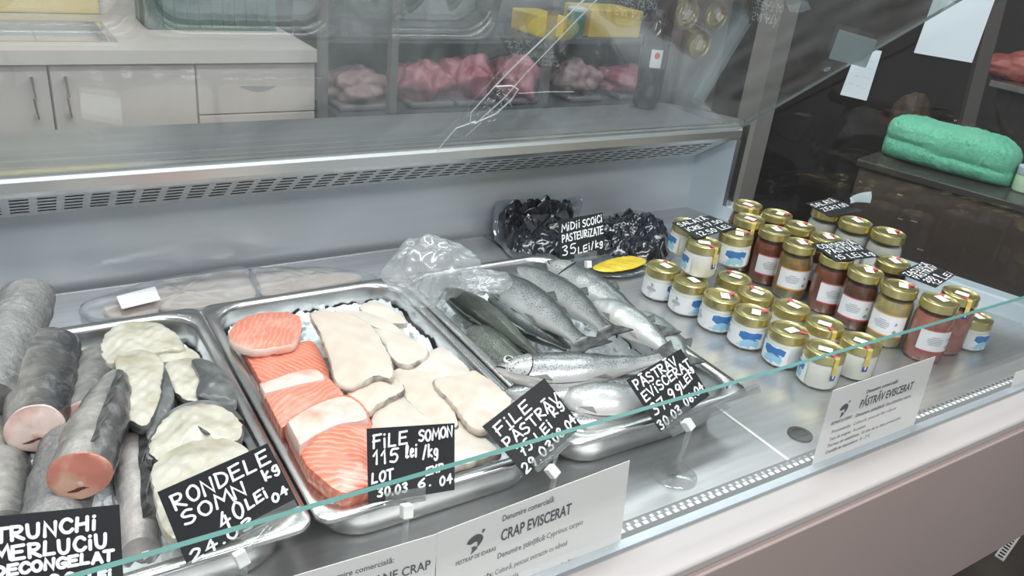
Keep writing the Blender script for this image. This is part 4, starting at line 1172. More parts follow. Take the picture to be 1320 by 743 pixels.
# ------------------------------------------------------------------ hand lettering (strokes) and printed text
GLY = {
    'A': [[(0, 0), (.42, 1), (.5, 1), (.95, 0)], [(.2, .36), (.76, .36)]], 'Ă': [[(0, 0), (.42, 1), (.5, 1), (.95, 0)], [(.2, .36), (.76, .36)], [(.2, 1.26), (.75, 1.26)]],
    'B': [[(0, 0), (0, 1)], [(0, 1), (.6, .95), (.7, .75), (.5, .55), (0, .52)], [(.5, .52), (.8, .3), (.6, .04), (0, 0)]],
    'C': [[(.85, .82), (.6, 1), (.25, .92), (.02, .5), (.22, .08), (.6, 0), (.88, .2)]], 'D': [[(0, 0), (.05, 1)], [(0, 1), (.6, .85), (.85, .5), (.6, .12), (0, 0)]],
    'E': [[(.85, 1), (.05, .96), (.02, .5), (0, .02), (.85, .04)], [(.02, .52), (.7, .54)]], 'F': [[(.9, 1), (.05, .95)], [(.12, .98), (.05, 0)], [(0, .5), (.7, .55)]],
    'G': [[(.85, .85), (.5, 1), (.12, .8), (.02, .4), (.25, .03), (.7, .05), (.85, .4), (.5, .42)]], 'H': [[(.05, 1), (0, 0)], [(.8, 1), (.8, 0)], [(0, .48), (.8, .54)]],
    'I': [[(.1, 1), (.1, 0)]], 'i': [[(.12, .68), (.1, 0)], [(.12, .98), (.15, 1.0)]], 'K': [[(.05, 1), (0, 0)], [(.75, .95), (.05, .45), (.8, 0)]],
    'L': [[(.1, 1), (.02, .05), (.75, .05)]], 'M': [[(0, 0), (.15, 1), (.5, .35), (.85, 1), (1.0, 0)]], 'N': [[(0, 0), (.1, 1), (.75, 0), (.85, 1)]],
    'O': [[(.45, 1), (.1, .8), (.02, .4), (.3, .02), (.7, .1), (.88, .55), (.7, .92), (.45, 1)]], 'P': [[(.05, 0), (.05, 1)], [(.0, .98), (.6, .95), (.75, .72), (.5, .48), (.08, .45)]],
    'R': [[(.05, 0), (.05, 1)], [(.0, .98), (.6, .95), (.75, .74), (.5, .52), (.08, .48), (.85, 0)]], 'S': [[(.8, .88), (.45, 1), (.1, .82), (.2, .6), (.65, .45), (.8, .22), (.5, 0), (.05, .1)]],
    'T': [[(0, 1), (.95, 1)], [(.48, 1), (.45, 0)]], 'U': [[(.02, 1), (.05, .25), (.35, 0), (.7, .2), (.8, 1)]], 'V': [[(0, 1), (.4, 0), (.85, 1)]], 'X': [[(0, 1), (.8, 0)], [(.8, 1), (0, 0)]],
    'Z': [[(0, .98), (.8, 1), (.05, .02), (.85, .04)]], 'k': [[(.1, 1.05), (.05, 0)], [(.65, .62), (.1, .32), (.7, 0)]],
    'g': [[(.65, .6), (.3, .66), (.05, .4), (.3, .15), (.6, .3), (.66, .6), (.6, -.1), (.3, -.3), (.05, -.15)]], 'l': [[(.05, .1), (.35, .6), (.4, .95), (.2, 1), (.12, .5), (.2, .05), (.5, .1)]],
    'e': [[(.05, .32), (.5, .4), (.5, .62), (.2, .62), (.05, .3), (.25, 0), (.6, .1)]], 'h': [[(.1, 1), (.05, 0)], [(.05, .35), (.4, .6), (.6, .4), (.6, 0)]],
    '0': [[(.45, 1), (.1, .75), (.05, .3), (.35, 0), (.7, .25), (.75, .7), (.45, 1)]], '1': [[(.0, .65), (.35, 1), (.35, 0)]], '2': [[(.05, .8), (.35, 1), (.7, .8), (.55, .45), (.02, .03), (.8, .06)]],
    '3': [[(.05, .9), (.5, 1), (.7, .78), (.3, .55), (.7, .35), (.55, .03), (.02, .08)]], '4': [[(.5, 1), (.02, .4), (.8, .42)], [(.55, .75), (.5, 0)]], '5': [[(.8, 1), (.2, .98), (.1, .58), (.5, .62), (.75, .35), (.5, .02), (.02, .08)]],
    '6': [[(.65, .98), (.2, .6), (.05, .25), (.35, 0), (.7, .2), (.5, .48), (.12, .35)]], '7': [[(.02, .97), (.8, 1), (.35, 0)], [(.2, .5), (.7, .52)]], '8': [[(.4, .52), (.1, .78), (.4, 1), (.7, .78), (.4, .52), (.05, .22), (.4, 0), (.78, .22), (.4, .52)]],
    '9': [[(.7, .75), (.4, .5), (.1, .7), (.35, 1), (.7, .85), (.65, .4), (.4, 0)]], '.': [[(.1, .02), (.14, .02)]], ',': [[(.12, .05), (.05, -.15)]], '/': [[(.5, 1.05), (.0, -.1)]],
}
GW = {'I': .25, 'i': .28, '.': .3, ',': .3, '/': .6, '1': .55, 'M': 1.1, 'l': .55, 'e': .65, 'k': .75, 'h': .7, 'g': .75}


def smooth_poly(P, per=5):
    if len(P) < 3: return [np.array(p, float) for p in P]
    P = [np.array(p, float) for p in P]; out = []
    for i in range(len(P) - 1):
        p0, p1, p2, p3 = P[max(i - 1, 0)], P[i], P[i + 1], P[min(i + 2, len(P) - 1)]
        for t in np.linspace(0, 1, per, endpoint=False):
            c = .5 * ((2 * p1) + (-p0 + p2) * t + (2 * p0 - 5 * p1 + 4 * p2 - p3) * t * t + (-p0 + 3 * p1 - 3 * p2 + p3) * t ** 3)
            out.append(p1 + (p2 - p1) * t if len(P) == 3 and False else c)
    out.append(P[-1]); return out


class Quad:
    """a flat card given by its four corners: TL, TR, BR, BL; u right, v down"""
    def __init__(s, tl, tr, br, bl):
        s.q = [np.array(p, float) for p in (tl, tr, br, bl)]
        n = np.cross(s.q[1] - s.q[0], s.q[3] - s.q[0]); n /= np.linalg.norm(n)
        if n @ (CAM_C - s.q[0]) < 0: n = -n
        s.n = n
        s.w = np.linalg.norm(s.q[1] - s.q[0]); s.h = np.linalg.norm(s.q[3] - s.q[0])

    def p(s, u, v, o=0.):
        a, b, c, d = s.q
        return (a * (1 - u) + b * u) * (1 - v) + (d * (1 - u) + c * u) * v + s.n * o

    def body(s, mb, th):
        mb.hexa([p - s.n * th for p in s.q], s.q)


def ribbon(mb, Q, pts, wd, off):
    """one continuous flat stroke; pts in (u,v), wd in metres"""
    P = [np.array([p[0] * Q.w, p[1] * Q.h]) for p in pts]
    P = [p for i, p in enumerate(P) if i == 0 or np.linalg.norm(p - P[i - 1]) > 1e-5]
    if len(P) < 2: P.append(P[0] + np.array([1e-4, 0]))
    n = len(P); L = []; R = []
    for i, p in enumerate(P):
        t0 = P[i] - P[i - 1] if i else P[1] - P[0]; t1 = P[i + 1] - P[i] if i < n - 1 else P[i] - P[i - 1]
        t0 = t0 / np.linalg.norm(t0); t1 = t1 / np.linalg.norm(t1); t = t0 + t1; k = np.linalg.norm(t)
        t = t0 if k < .3 else t / k
        c = max(.55, float(t @ t0)); nn = np.array([-t[1], t[0]]) * wd / 2 / c
        L.append(p + nn); R.append(p - nn)
    a0 = math.atan2(*(L[0] - P[0])[::-1]); a1 = math.atan2(*(R[-1] - P[-1])[::-1])
    c0 = [P[0] + wd / 2 * np.array([math.cos(a0 + x), math.sin(a0 + x)]) for x in np.linspace(0, math.pi, 6)[1:-1]]
    c1 = [P[-1] + wd / 2 * np.array([math.cos(a1 + x), math.sin(a1 + x)]) for x in np.linspace(0, math.pi, 6)[1:-1]]
    f = lambda q, i: Q.p(q[0] / Q.w, q[1] / Q.h, off + i * 4e-6)
    vs = []; fs = []
    for i in range(n): vs += [f(L[i], i), f(R[i], i)]
    for i in range(n - 1): fs.append((2 * i, 2 * i + 1, 2 * i + 3, 2 * i + 2))
    b = len(vs); vs += [f(q, 0) for q in c0]; fs.append(tuple([0] + list(range(b, b + len(c0))) + [1]))
    b = len(vs); vs += [f(q, n - 1) for q in c1]; fs.append(tuple([2 * n - 1] + list(range(b, b + len(c1))) + [2 * n - 2]))
    mb.add(vs, fs)


def hand(mb, Q, text, u0, v0, u1, v1, hgt, wd=.0030, off=.0006, rg=None):
    hgt *= .88; ns = 0
    adv = [GW.get(c, .9) + .28 if c != ' ' else .7 for c in text]; tot = sum(adv) - .28; x = 0
    for c, a in zip(text, adv):
        if c != ' ':
            jx = rnd.uniform(-.03, .03); jy = rnd.uniform(-.05, .05); sl = rnd.uniform(-.04, .06)
            for stk in GLY[c]:
                w_ = GW.get(c, .9) / .9 if c in 'M' else (1. if c not in GW else .9)
                pts = [(x + px_ * w_ + sl * py_ + jx, py_ + jy) for px_, py_ in (smooth_poly(stk) if c not in 'AĂEFHIKLMNTVXZ14/7i' else [np.array(q, float) for q in stk])]
                q = []
                for a_, b_ in pts:
                    f = a_ / tot; q.append((u0 + (u1 - u0) * f, v0 + (v1 - v0) * f - b_ * hgt))
                ns += 1; ribbon(mb, Q, q, wd, off + ns * 2.5e-5)
        x += a


def card_sign(corner_px, y0, lean, lines, lab, joint=None, base=None, clip=(.25, .75), rail=None, wd=.0025, zj=None):
    n = (0, 1, -lean); P = (0, y0, .05)
    Q = Quad(*[pxp(u, v, P, n) for u, v in corner_px])
    jt = Q.p(.5, 1.0, 0) + np.array([0, -.012, -.016]) if joint is None else pxp(*joint, (0, y0 - .016, .05), (0, 1, 0))
    bs = np.array([jt[0], jt[1] + .004, 0])
    t = thing('price_sign', lab, 'price sign', tuple(bs), 'black handwritten price signs')
    m = MB(); Q.body(m, .0012); cd_ = m.build('card', CARD, t, smooth=False)
    m = MB()
    for ln in lines: hand(m, Q, *ln, wd=wd)
    m.build('lettering', INK, cd_, smooth=False)
    # clear clip along the lower edge
    m = MB(); a, b = clip
    for off in (.0012, -.0030):
        q = [Q.p(a, .88, off), Q.p(b, .88, off), Q.p(b, 1.06, off), Q.p(a, 1.06, off)]
        m.hexa(q, [p + Q.n * .0014 for p in q])
    q = [Q.p(a, 1.03, -.003), Q.p(b, 1.03, -.003), Q.p(b, 1.08, -.003), Q.p(a, 1.08, -.003)]
    m.hexa(q, [p + Q.n * .0056 for p in q])
    if rail:
        A, B = pxp(*rail[0], (0, y0, .05), n), pxp(*rail[1], (0, y0, .05), n); up = np.array([0, lean, 1.0]) / math.hypot(1, lean)
        q = [A, B, B + up * .011, A + up * .011]; m.hexa(q, [p + Q.n * .003 for p in q]); q = [p + np.array([0, -.007, 0]) for p in q]; m.hexa(q, [p + Q.n * .0015 for p in q])
    m.build('clip', CLEARPL, t, smooth=False)
    m = MB(); ax = Q.p(.5, 0) - Q.p(.5, 1); ax /= np.linalg.norm(ax); sx = np.cross(ax, Q.n)
    s = .0058
    bq = [jt + sx * s * i + Q.n * s * j for i, j in ((-1, -1), (1, -1), (1, 1), (-1, 1))]
    m.hexa([p - ax * s * 1.25 for p in bq], [p + ax * s * 1.25 for p in bq]); m.build('joint', WHITEPL, t, smooth=False, bevel=.0012)
    m = MB(); m.tube([bs + [0, 0, .002], jt - ax * s], .0034, 10)
    ce = Q.p((clip[0] + clip[1]) / 2, 1.06, 0); m.tube([jt, ce], .0022, 8)
    m.prism([bs + [-.011, 0, .002], bs + [.011, 0, .002], bs + [.003, 0, .018], bs + [-.003, 0, .018]], (0, .002, 0))
    m.build('stem', CLEARPL, t)
    m = MB(); m.lathe([(.030, .0002), (.031, .0008), (.031, .0022), (.029, .003)], 32, c=tuple(bs)); m.build('base', CLEARPL, t)
    return t


card_sign([(-14, 667), (154, 651), (160, 762), (-8, 782)], -.035, .5,
          [('TRUNCHi', .03, .29, .80, .25, .17), ('MERLUCiU', .02, .50, .88, .47, .17), ('DECONGELAT', .02, .67, .92, .63, .125), ('29.99', .12, .87, .62, .85, .15), ('LEi', .72, .85, .90, .84, .11)],
          'black price card lettered TRUNCHI MERLUCIU in front of the cod', clip=(.3, .7), wd=.0031)
card_sign([(203, 635), (345, 572), (386, 652), (240, 727)], -.03, .45,
          [('RONDELE', .08, .30, .95, .26, .22), ('SOMN', .10, .54, .66, .50, .20), ('40', .36, .84, .58, .76, .26), ('LEi', .61, .72, .80, .68, .16), ('kg', .84, .46, .99, .40, .16), ('24.03', .05, 1.02, .60, .96, .16), ('04', .82, .80, .97, .76, .13)],
          'black price card lettered RONDELE SOMN tilted in front of the catfish', joint=(311, 720), clip=(.45, .98))
card_sign([(473, 553), (586, 546), (586, 632), (475, 650)], -.03, .45,
          [('FiLE', .06, .27, .44, .25, .20), ('SOMON', .57, .23, .97, .19, .17), ('115', .06, .49, .34, .47, .20), ('lei', .42, .44, .55, .43, .19), ('/kg', .62, .46, .80, .46, .19), ('LOT', .04, .74, .27, .70, .15), ('EXP', .66, .72, .86, .68, .12), ('30.03', .10, .93, .44, .91, .14), ('6.', .56, .88, .72, .88, .14), ('04', .82, .90, .97, .88, .15)],
          'black price card lettered FILE SOMON 115 lei standing upright before the salmon', joint=(524, 659), clip=(.18, .64))
card_sign([(622, 550), (702, 488), (750, 550), (678, 614)], -.03, .75,
          [('FiLE', .08, .28, .62, .26, .20), ('PĂSTRĂV', .06, .52, .98, .46, .19), ('75', .14, .76, .32, .74, .20), ('LEi', .42, .72, .68, .68, .16), ('kg', .78, .58, .98, .54, .17), ('29.03', .02, .98, .54, .95, .17), ('08.04', .58, .93, .99, .88, .17)],
          'black price card lettered FILE PASTRAV 75 LEI between the two steel trays', joint=(712, 608), clip=(.15, .85))
card_sign([(808, 490), (878, 450), (915, 510), (852, 557)], -.03, .75,
          [('PĂSTRĂV', .05, .22, .82, .20, .18), ('EViSCERAT', .06, .46, .99, .36, .18), ('37.99', .06, .74, .66, .68, .22), ('LEi', .68, .62, .90, .56, .16), ('kg', .88, .46, .99, .44, .12), ('30.03', .02, .98, .46, .94, .17), ('06.04', .56, .92, .98, .84, .17)],
          'black price card lettered PASTRAV EVISCERAT 37.99 on a long clear rail', joint=(887, 548), clip=(.1, .6), rail=((862, 560), (976, 503)))
card_sign([(720, 284), (777, 274), (780, 328), (722, 336)], .535, .45,
          [('MiDii', .06, .30, .46, .26, .20), ('SCOiCi', .52, .26, .97, .22, .19), ('PASTEURiZATE', .06, .56, .98, .50, .20), ('35', .05, .90, .36, .86, .26), ('LEi/kg', .40, .90, .96, .78, .18)],
          'black price card lettered MIDII SCOICI standing before the mussel packs', joint=(758, 341), clip=(.3, .8), wd=.0025)


# ---- printed sheets behind the low glass ------------------------------------------------------
def text_mesh(body, bold=0.0):
    cu = bpy.data.curves.new('t', 'FONT'); cu.body = body; cu.size = 1.0; cu.offset = bold; cu.resolution_u = 3
    ob = bpy.data.objects.new('t', cu); COL.objects.link(ob)
    bpy.context.view_layer.update(); dg = bpy.context.evaluated_depsgraph_get()
    me = bpy.data.meshes.new_from_object(ob.evaluated_get(dg))
    vs = [tuple(v.co) for v in me.vertices]; fs = [tuple(p.vertices) for p in me.polygons]
    bpy.data.objects.remove(ob); bpy.data.curves.remove(cu); bpy.data.meshes.remove(me)
    return vs, fs


def printed(mb, Q, body, u0, v0, hgt, bold=0.0, width=None, off=.0004):
    """hgt: capital height in v units"""
    vs, fs = text_mesh(body, bold)
    if not vs: return
    k = hgt * Q.h / .70 if width is None else None
    mx = max(v[0] for v in vs)
    sx = (width * Q.w / mx) if width else k
    sy = hgt * Q.h / .70
    mb.add([Q.p(u0 + v[0] * sx / Q.w, v0 - v[1] * sy / Q.h, off) for v in vs], fs)


def info_sheet(corner_px, lab, texts, logo=None, y=-.1088, lean=.0, caption=True):
    n = (0, 1, lean); P = (0, y, .0)
    Q = Quad(*[pxp(u, v, P, n) for u, v in corner_px])
    t = thing('product_sheet', lab, 'product sheet', tuple(Q.p(.5, 1)), 'printed product sheets behind the low glass')
    m = MB(); Q.body(m, .0006); sh_ = m.build('sheet', PAPER, t, smooth=False)
    m = MB()
    for tx in texts: printed(m, Q, *tx)
    m.build('printed_text', PRINT, sh_, smooth=False)
    if logo:
        u, v, s = logo; m = MB()
        def L(a, b): return (u + a * s, v + b * s * Q.w / Q.h)
        body = [L(*p) for p in ((-.60, .02), (-.46, -.22), (-.20, -.40), (.12, -.44), (.40, -.26), (.50, .02), (.40, .30), (.22, .52), (.10, .62), (.14, .36), (.10, .16), (-.06, .10), (-.24, .18), (-.42, .16))]
        cc = L(.16, -.06); sp_ = smooth_poly(body + [body[0]], 4)
        m.add([Q.p(*p, .0004) for p in sp_[:-1]], [tuple(range(len(sp_) - 1))])
        m.add([Q.p(*L(*p), .0004) for p in ((-.02, .42), (.16, .66), (.02, .80), (-.30, 1.02), (-.20, .66), (-.26, .44))], [(0, 1, 2, 3, 4, 5)])
        m.add([Q.p(*L(*p), .0004) for p in ((.36, -.46), (.46, -.70), (.62, -.62), (.50, -.40))], [(0, 1, 2, 3)])
        if caption: printed(m, Q, 'PESTRAP DE IDARAS', u - s * 1.25, v + s * 1.45 * Q.w / Q.h, .042, 0.01, s * 2.7)
        m.build('fish_logo', PRINT, sh_, smooth=False)
    return t


info_sheet([(366, 747), (563, 689), (560, 800), (362, 860)], 'left product sheet whose printed title ends in ANE CRAP',
           [('Denumire comercială:', .20, .17, .06, .006, .50), ('ANE CRAP', .57, .36, .10, .012, .39)])
info_sheet([(564, 688), (812, 594), (799, 706), (556, 812)], 'middle product sheet printed CRAP EVISCERAT with a small fish logo',
           [('Denumire comercială:', .31, .13, .060, .010, .27), ('CRAP EVISCERAT', .31, .335, .115, .022, .37), ('Denumire științifică:', .30, .515, .060, .010, .25), ('Cyprinus carpio', .555, .515, .060, .0, .20),
            ('Proveniența:', .115, .685, .058, .014, .17), ('Cultură, pescuit extractiv cu năvod', .295, .685, .058, .0, .38), ('Țara de origine:', .10, .81, .058, .012, .20), ('Ungaria', .32, .81, .058, .0, .10),
            ('Termen de valabilitate:', .09, .925, .058, .012, .26), ('10 zile de la data producției', .37, .925, .058, .0, .36), ('Condiții de depozitare:', .09, 1.03, .058, .012, .26), ('0 - 2°C', .37, 1.03, .058, .0, .09)], logo=(.185, .22, .072))
info_sheet([(1074, 504), (1206, 460), (1178, 548), (1046, 602)], 'right product sheet printed PASTRAV EVISCERAT before the white jars',
           [('Denumire comercială:', .34, .20, .050, .010, .31), ('PĂSTRĂV EVISCERAT', .31, .38, .110, .018, .53), ('Denumire științifică:', .30, .50, .048, .010, .28), ('Oncorhynchus mykiss', .59, .50, .048, 0, .26),
            ('Proveniența:', .10, .61, .044, .008, .18), ('Cultură, pescuit din năvod', .30, .61, .044, 0, .42), ('Țara de origine:', .10, .71, .044, .008, .20), ('România', .32, .71, .044, 0, .12),
            ('Termen de valabilitate:', .10, .80, .044, .010, .30), ('10 zile de la data producției', .41, .80, .044, 0, .40), ('Condiții de depozitare:', .10, .89, .044, .008, .30), ('0 - 2°C', .42, .89, .044, 0, .10)], logo=(.16, .30, .07))
info_sheet([(1309, 481), (1352, 466), (1346, 488), (1302, 504)], 'small white sheet at the right edge of the front ledge', [])

# ---- jars ---------------------------------------------------------------------------------------
JGL = glass('jar_glass', (.96, .98, .97), .03, fmul=1.6, haze=.015, f0=.01)
GOLD = mat('gold_lid', (.70, .62, .30), .28, .9, noise=(30, (.64, .56, .26), .3, .7))
GOLDT = mat('gold_lid_top', (.46, .41, .19), .3, .85)
CREAMJ = mat('white_cream', (.88, .85, .78), .4, noise=(40, (.91, .89, .83), .3, .7))
LABW = mat('white_jar_label', (.84, .86, .88), .45)
BLUE = mat('label_blue', (.05, .20, .50), .45); LBLUE = mat('label_light_blue', (.33, .60, .78), .45)
TAPEY = mat('yellow_seal', (.74, .60, .16), .4); TAPER = mat('red_seal', (.55, .10, .12), .4); TAPEB = mat('blue_seal', (.06, .09, .36), .45)
REDL = mat('label_red_edge', (.55, .08, .10), .45); ORL = mat('label_orange_edge', (.72, .35, .06), .45)
LGREY = mat('label_print', (.30, .33, .38), .6)
ZAC = mat('red_brown_preserve', (.17, .040, .018), .35, noise=(55, (.25, .085, .035), .4, .7), coat=.4)
ZACD = mat('dark_brown_preserve', (.10, .030, .018), .35, noise=(55, (.17, .06, .03), .4, .7), coat=.4)
PICK = mat('yellow_green_pickle', (.34, .31, .14), .35, noise=(70, (.50, .34, .12), .46, .6), coat=.4)
PICKO = mat('orange_pickle', (.36, .18, .05), .35, noise=(60, (.14, .13, .05), .42, .62), coat=.4)
PALEJ = mat('pale_grey_preserve', (.50, .50, .46), .4, noise=(50, (.62, .62, .58), .4, .7))
PINKJ = mat('pink_red_preserve', (.34, .105, .075), .35, noise=(45, (.44, .17, .12), .4, .7), coat=.4)


def cyl_patch(mb, r, a0, a1, z0, z1, m=0, n=14, off=0):
    rows = []
    for z in (z0, z1): rows.append([((r + off) * math.cos(a), (r + off) * math.sin(a), z) for a in np.linspace(a0, a1, n)])
    mb.loft(rows, m, False)


def cyl_poly(mb, r, pts, off, m=0):
    """polygon of (angle, z) on the cylinder, fan-split finely"""
    c = (sum(p[0] for p in pts) / len(pts), sum(p[1] for p in pts) / len(pts)); n = len(pts)
    rings = []
    for f in (1, .66, .33, .02):
        rings.append([((r + off) * math.cos(c[0] + (a - c[0]) * f), (r + off) * math.sin(c[0] + (a - c[0]) * f), c[1] + (z - c[1]) * f) for a, z in pts])
    mb.loft(rings, m, True)


def lid_parts(t, R_, z0, z1):
    m = MB(); m.lathe([(R_ - .001, z0), (R_, z0 + .001), (R_, z0 + .0035), (R_ - .0006, z0 + .005), (R_ - .0003, z1 - .003), (R_ - .001, z1 - .0008), (R_ - .0025, z1), (R_ - .0042, z1 - .0006), (R_ - .006, z1 - .0022)], 36, 0, cap=False)
    m.lathe([(R_ - .006, z1 - .0022), (R_ * .62, z1 - .0022), (R_ * .58, z1 - .0014), (R_ * .52, z1 - .0014), (.0004, z1 - .0014)], 36, 1, cap=False)
    return m.build('lid', [GOLD, GOLDT], t, base=(0, 0, 0))


def seal(t, lid, R_, z1, ang, zdown):
    """sticker on the lid and the seal strip that runs over the rim at angle ang"""
    m = MB(); c, s = math.cos(ang + .9), math.sin(ang + .9); a = .0098
    o = np.array([-.10 * R_, .12 * R_, z1 + .0002])
    m.prism([o + [-a * 1.15 * c - a * s * -.8, -a * 1.15 * s - a * c * .8, 0], o + [a * 1.15 * c + a * s * .8, a * 1.15 * s - a * c * .8, 0], o + [a * 1.15 * c - a * s * .8, a * 1.15 * s + a * c * .8, 0], o + [-a * 1.15 * c - a * s * .8, -a * 1.15 * s + a * c * .8, 0]], (0, 0, .0003))
    m.build('sticker', PAPER, lid, smooth=False, base=(0, 0, 0))
    m = MB(); w = .0042; d = np.array([math.cos(ang), math.sin(ang), 0]); e = np.array([-d[1], d[0], 0])
    pth = [(R_ * .30, z1 - .0008), (R_ * .80, z1 - .0006), (R_ - .003, z1 + .0004), (R_ + .0003, z1 - .002), (R_ + .0004, z1 - .013), (R_ + .0012, z1 - .018), (R_ + .0012, zdown + .010), (R_ + .0012, zdown)]
    ms = [1, 1, 0, 0, 0, 0, 2]
    for k in range(len(pth) - 1):
        (r0, za), (r1, zb_) = pth[k], pth[k + 1]
        m.add([d * r0 + e * w + [0, 0, za], d * r0 - e * w + [0, 0, za], d * r1 - e * w + [0, 0, zb_], d * r1 + e * w + [0, 0, zb_]], [(0, 1, 2, 3)], ms[k])
    # notch that makes the blue end read as a U
    q = d * (R_ + .0016); m.add([q + e * w * .35 + [0, 0, zdown + .0102], q - e * w * .35 + [0, 0, zdown + .0102], q - e * w * .35 + [0, 0, zdown + .004], q + e * w * .35 + [0, 0, zdown + .004]], [(0, 1, 2, 3)], 3)
    m.build('seal_strip', [TAPEY, TAPER, TAPEB, PAPER], lid, smooth=False, base=(0, 0, 0))


JH, JR = .064, .0345


def squat_jar():
    t = thing('cream_jar', 'x', 'jar', (0, 0, 0))
    r = JR - .0008
    MB().lathe([(r * .80, .0), (r * .92, .001), (r * .985, .005), (r, .010), (r, .042), (r * .97, .0465), (r * .93, .049), (r * .93, .056)], 36, cap=True).build('jar_body', JGL, t)
    MB().lathe([(r * .78, .002), (r * .90, .003), (r * .955, .008), (r * .965, .042), (r * .93, .046), (r * .88, .0475)], 36, cap=True).build('contents', CREAMJ, t)
    lid = lid_parts(t, JR - .001, .0485, JH)
    m = MB(); A0, A1 = -1.75, 1.75; cyl_patch(m, r, A0, A1, .007, .0405, 0, 28, .0005); lb = m.build('label', LABW, t, base=(0, 0, 0))
    m = MB()
    cyl_poly(m, r, [(.40, .036), (.62, .0385), (.92, .037), (1.3, .0385), (1.58, .036), (1.54, .026), (1.25, .0220), (.95, .025), (.65, .0215), (.37, .027)], .0009, 0)
    cyl_poly(m, r, [(.28, .010), (.5, .017), (.7, .0215), (.95, .0245), (1.2, .022), (1.42, .024), (1.5, .017), (1.42, .009), (1.0, .0075), (.6, .008)], .0008, 1)
    m.build('label_waves', [BLUE, LBLUE], lb, base=(0, 0, 0))
    m = MB()
    for k, (z, w) in enumerate(((.0275, .16), (.0255, .28), (.0235, .30), (.0215, .26), (.0185, .12))): cyl_patch(m, r, -.55 - w, -.55 + w, z, z + .0009, 0, 8, .0009)
    cyl_poly(m, r, [(-.60, .0300), (-.50, .0300), (-.42, .033), (-.50, .0365), (-.62, .0365), (-.53, .033)], .0009)
    for k in range(10):
        x0, x1 = k / 10 * 2 * math.pi, (k + 1) / 10 * 2 * math.pi
        f = lambda x: (-.62 + .10 * math.cos(x), .0130 + .0032 * math.sin(x))
        a, b = f(x0), f(x1); cyl_poly(m, r, [a, b, (b[0], b[1] + .0007), (a[0], a[1] + .0007)], .0009)
    m.build('label_print', LGREY, lb, base=(0, 0, 0))
    seal(t, lid, JR - .001, JH, 3.05, .022)
    return t


TH_ = .115


def tall_jar(content, edge, half=True):
    t = thing('preserve_jar', 'x', 'jar', (0, 0, 0)); r = JR - .0008
    MB().lathe([(r * .82, .0), (r * .93, .001), (r * .99, .006), (r, .012), (r, .078), (r * .97, .086), (r * .90, .094), (r * .88, .099), (r * .88, .106)], 36, cap=True).build('jar_body', JGL, t)
    MB().lathe([(r * .80, .002), (r * .90, .003), (r * .955, .010), (r * .965, .076), (r * .93, .0845), (r * .86, .090)], 36, cap=True).build('contents', content, t)
    lid = lid_parts(t, JR - .002, .099, TH_)
    m = MB(); cyl_patch(m, r, -1.05, 1.05, .024, .068, 0, 20, .0005); lb = m.build('label', LABW, t, base=(0, 0, 0))
    for z0_, z1_ in ((.024, .0270), (.0660, .068)):
        m = MB(); cyl_patch(m, r, -1.05, 1.05, z0_, z1_, 0, 20, .0009); m.build('label_edge', edge, lb, base=(0, 0, 0))
    m = MB()
    for z, w in ((.054, .2), (.050, .4), (.0465, .42), (.043, .38), (.0395, .30)): cyl_patch(m, r, -.2 - w, -.2 + w, z, z + .001, 0, 8, .0009)
    cyl_poly(m, r, [(.42, .034), (.55, .031), (.68, .034), (.55, .040)], .0009); cyl_poly(m, r, [(.46, .047), (.62, .050), (.52, .055)], .0009)
    m.build('label_print', LGREY, lb, base=(0, 0, 0))
    seal(t, lid, JR - .002, TH_, 2.5, .078)
    return t


def place(proto, first, loc, ang, lab, grp, sc=1.0):
    o = proto if first else copy_tree(proto)
    o.location = tuple(loc); o.rotation_euler = (0, 0, ang); o.scale = (sc,) * 3
    o['label'] = lab; o['group'] = grp
    return o


CAMA = math.atan2(-.66, -.75)      # direction from the jars towards the viewer
sj = squat_jar(); G1 = 'squat white cream jars'
# bottom layer, front row from back to front: (lid centre px, label turn)
front = [((856, 343), .12, 'squat white jar at the back of the front row beside the mussel pack'), ((891, 361), -.05, 'second squat white jar in the front row under the stacked pair'),
         ((931, 381), -.62, 'third squat jar in the front row from the back with a blue wave label'), ((970, 401), -.85, 'fourth squat jar in the front row from the back with a blue wave label'),
         ((1018, 424), -1.55, 'fifth squat jar in the front row with the blue wave turned left'), ((1065, 449), -2.5, 'nearest squat white jar at the end of the front row')]
pos = []
for i, (u, a, lab) in enumerate(front):
    c = px(*u, z=JH); c = np.array([c[0], c[1], 0]); pos.append(c)
# keep the row from touching
for i in range(1, len(pos)):
    d = pos[i] - pos[i - 1]; L = np.linalg.norm(d)
    if L < .0697: pos[i] = pos[i - 1] + d / L * .0697
for i, ((u, a, lab), c) in enumerate(zip(front, pos)): place(sj, i == 0, c, CAMA + a, lab, G1)
second = [((947, 357), .5, 'squat jar in the second row carrying a stacked jar'), ((970, 374), .4, 'squat jar second from the back in the second row'), ((1017, 393), .2, 'squat jar in the middle of the second row beside the red preserves'),
          ((1062, 415), -2.6, 'squat jar in the second row with a yellow seal over its lid rim'), ((1108, 437), -2.7, 'squat jar at the front end of the second row crossed by the glass edge')]
p2 = []
for u, a, lab in second:
    c = px(*u, z=JH); c = np.array([c[0], c[1], 0])
    for q in pos + p2:
        d = c - q; L = np.linalg.norm(d)
        if L < .0697: c = q + d / max(L, 1e-6) * .0697
    p2.append(c); place(sj, False, c, CAMA + a, lab, G1)
up = [((887, 287), -2.1, 'stacked squat jar at the back left half under the black card'), ((908, 312), -2.2, 'stacked squat jar in front under the black card with a blue seal end'), ((950, 301), -.75, 'stacked squat jar on the right with a blue wave label')]
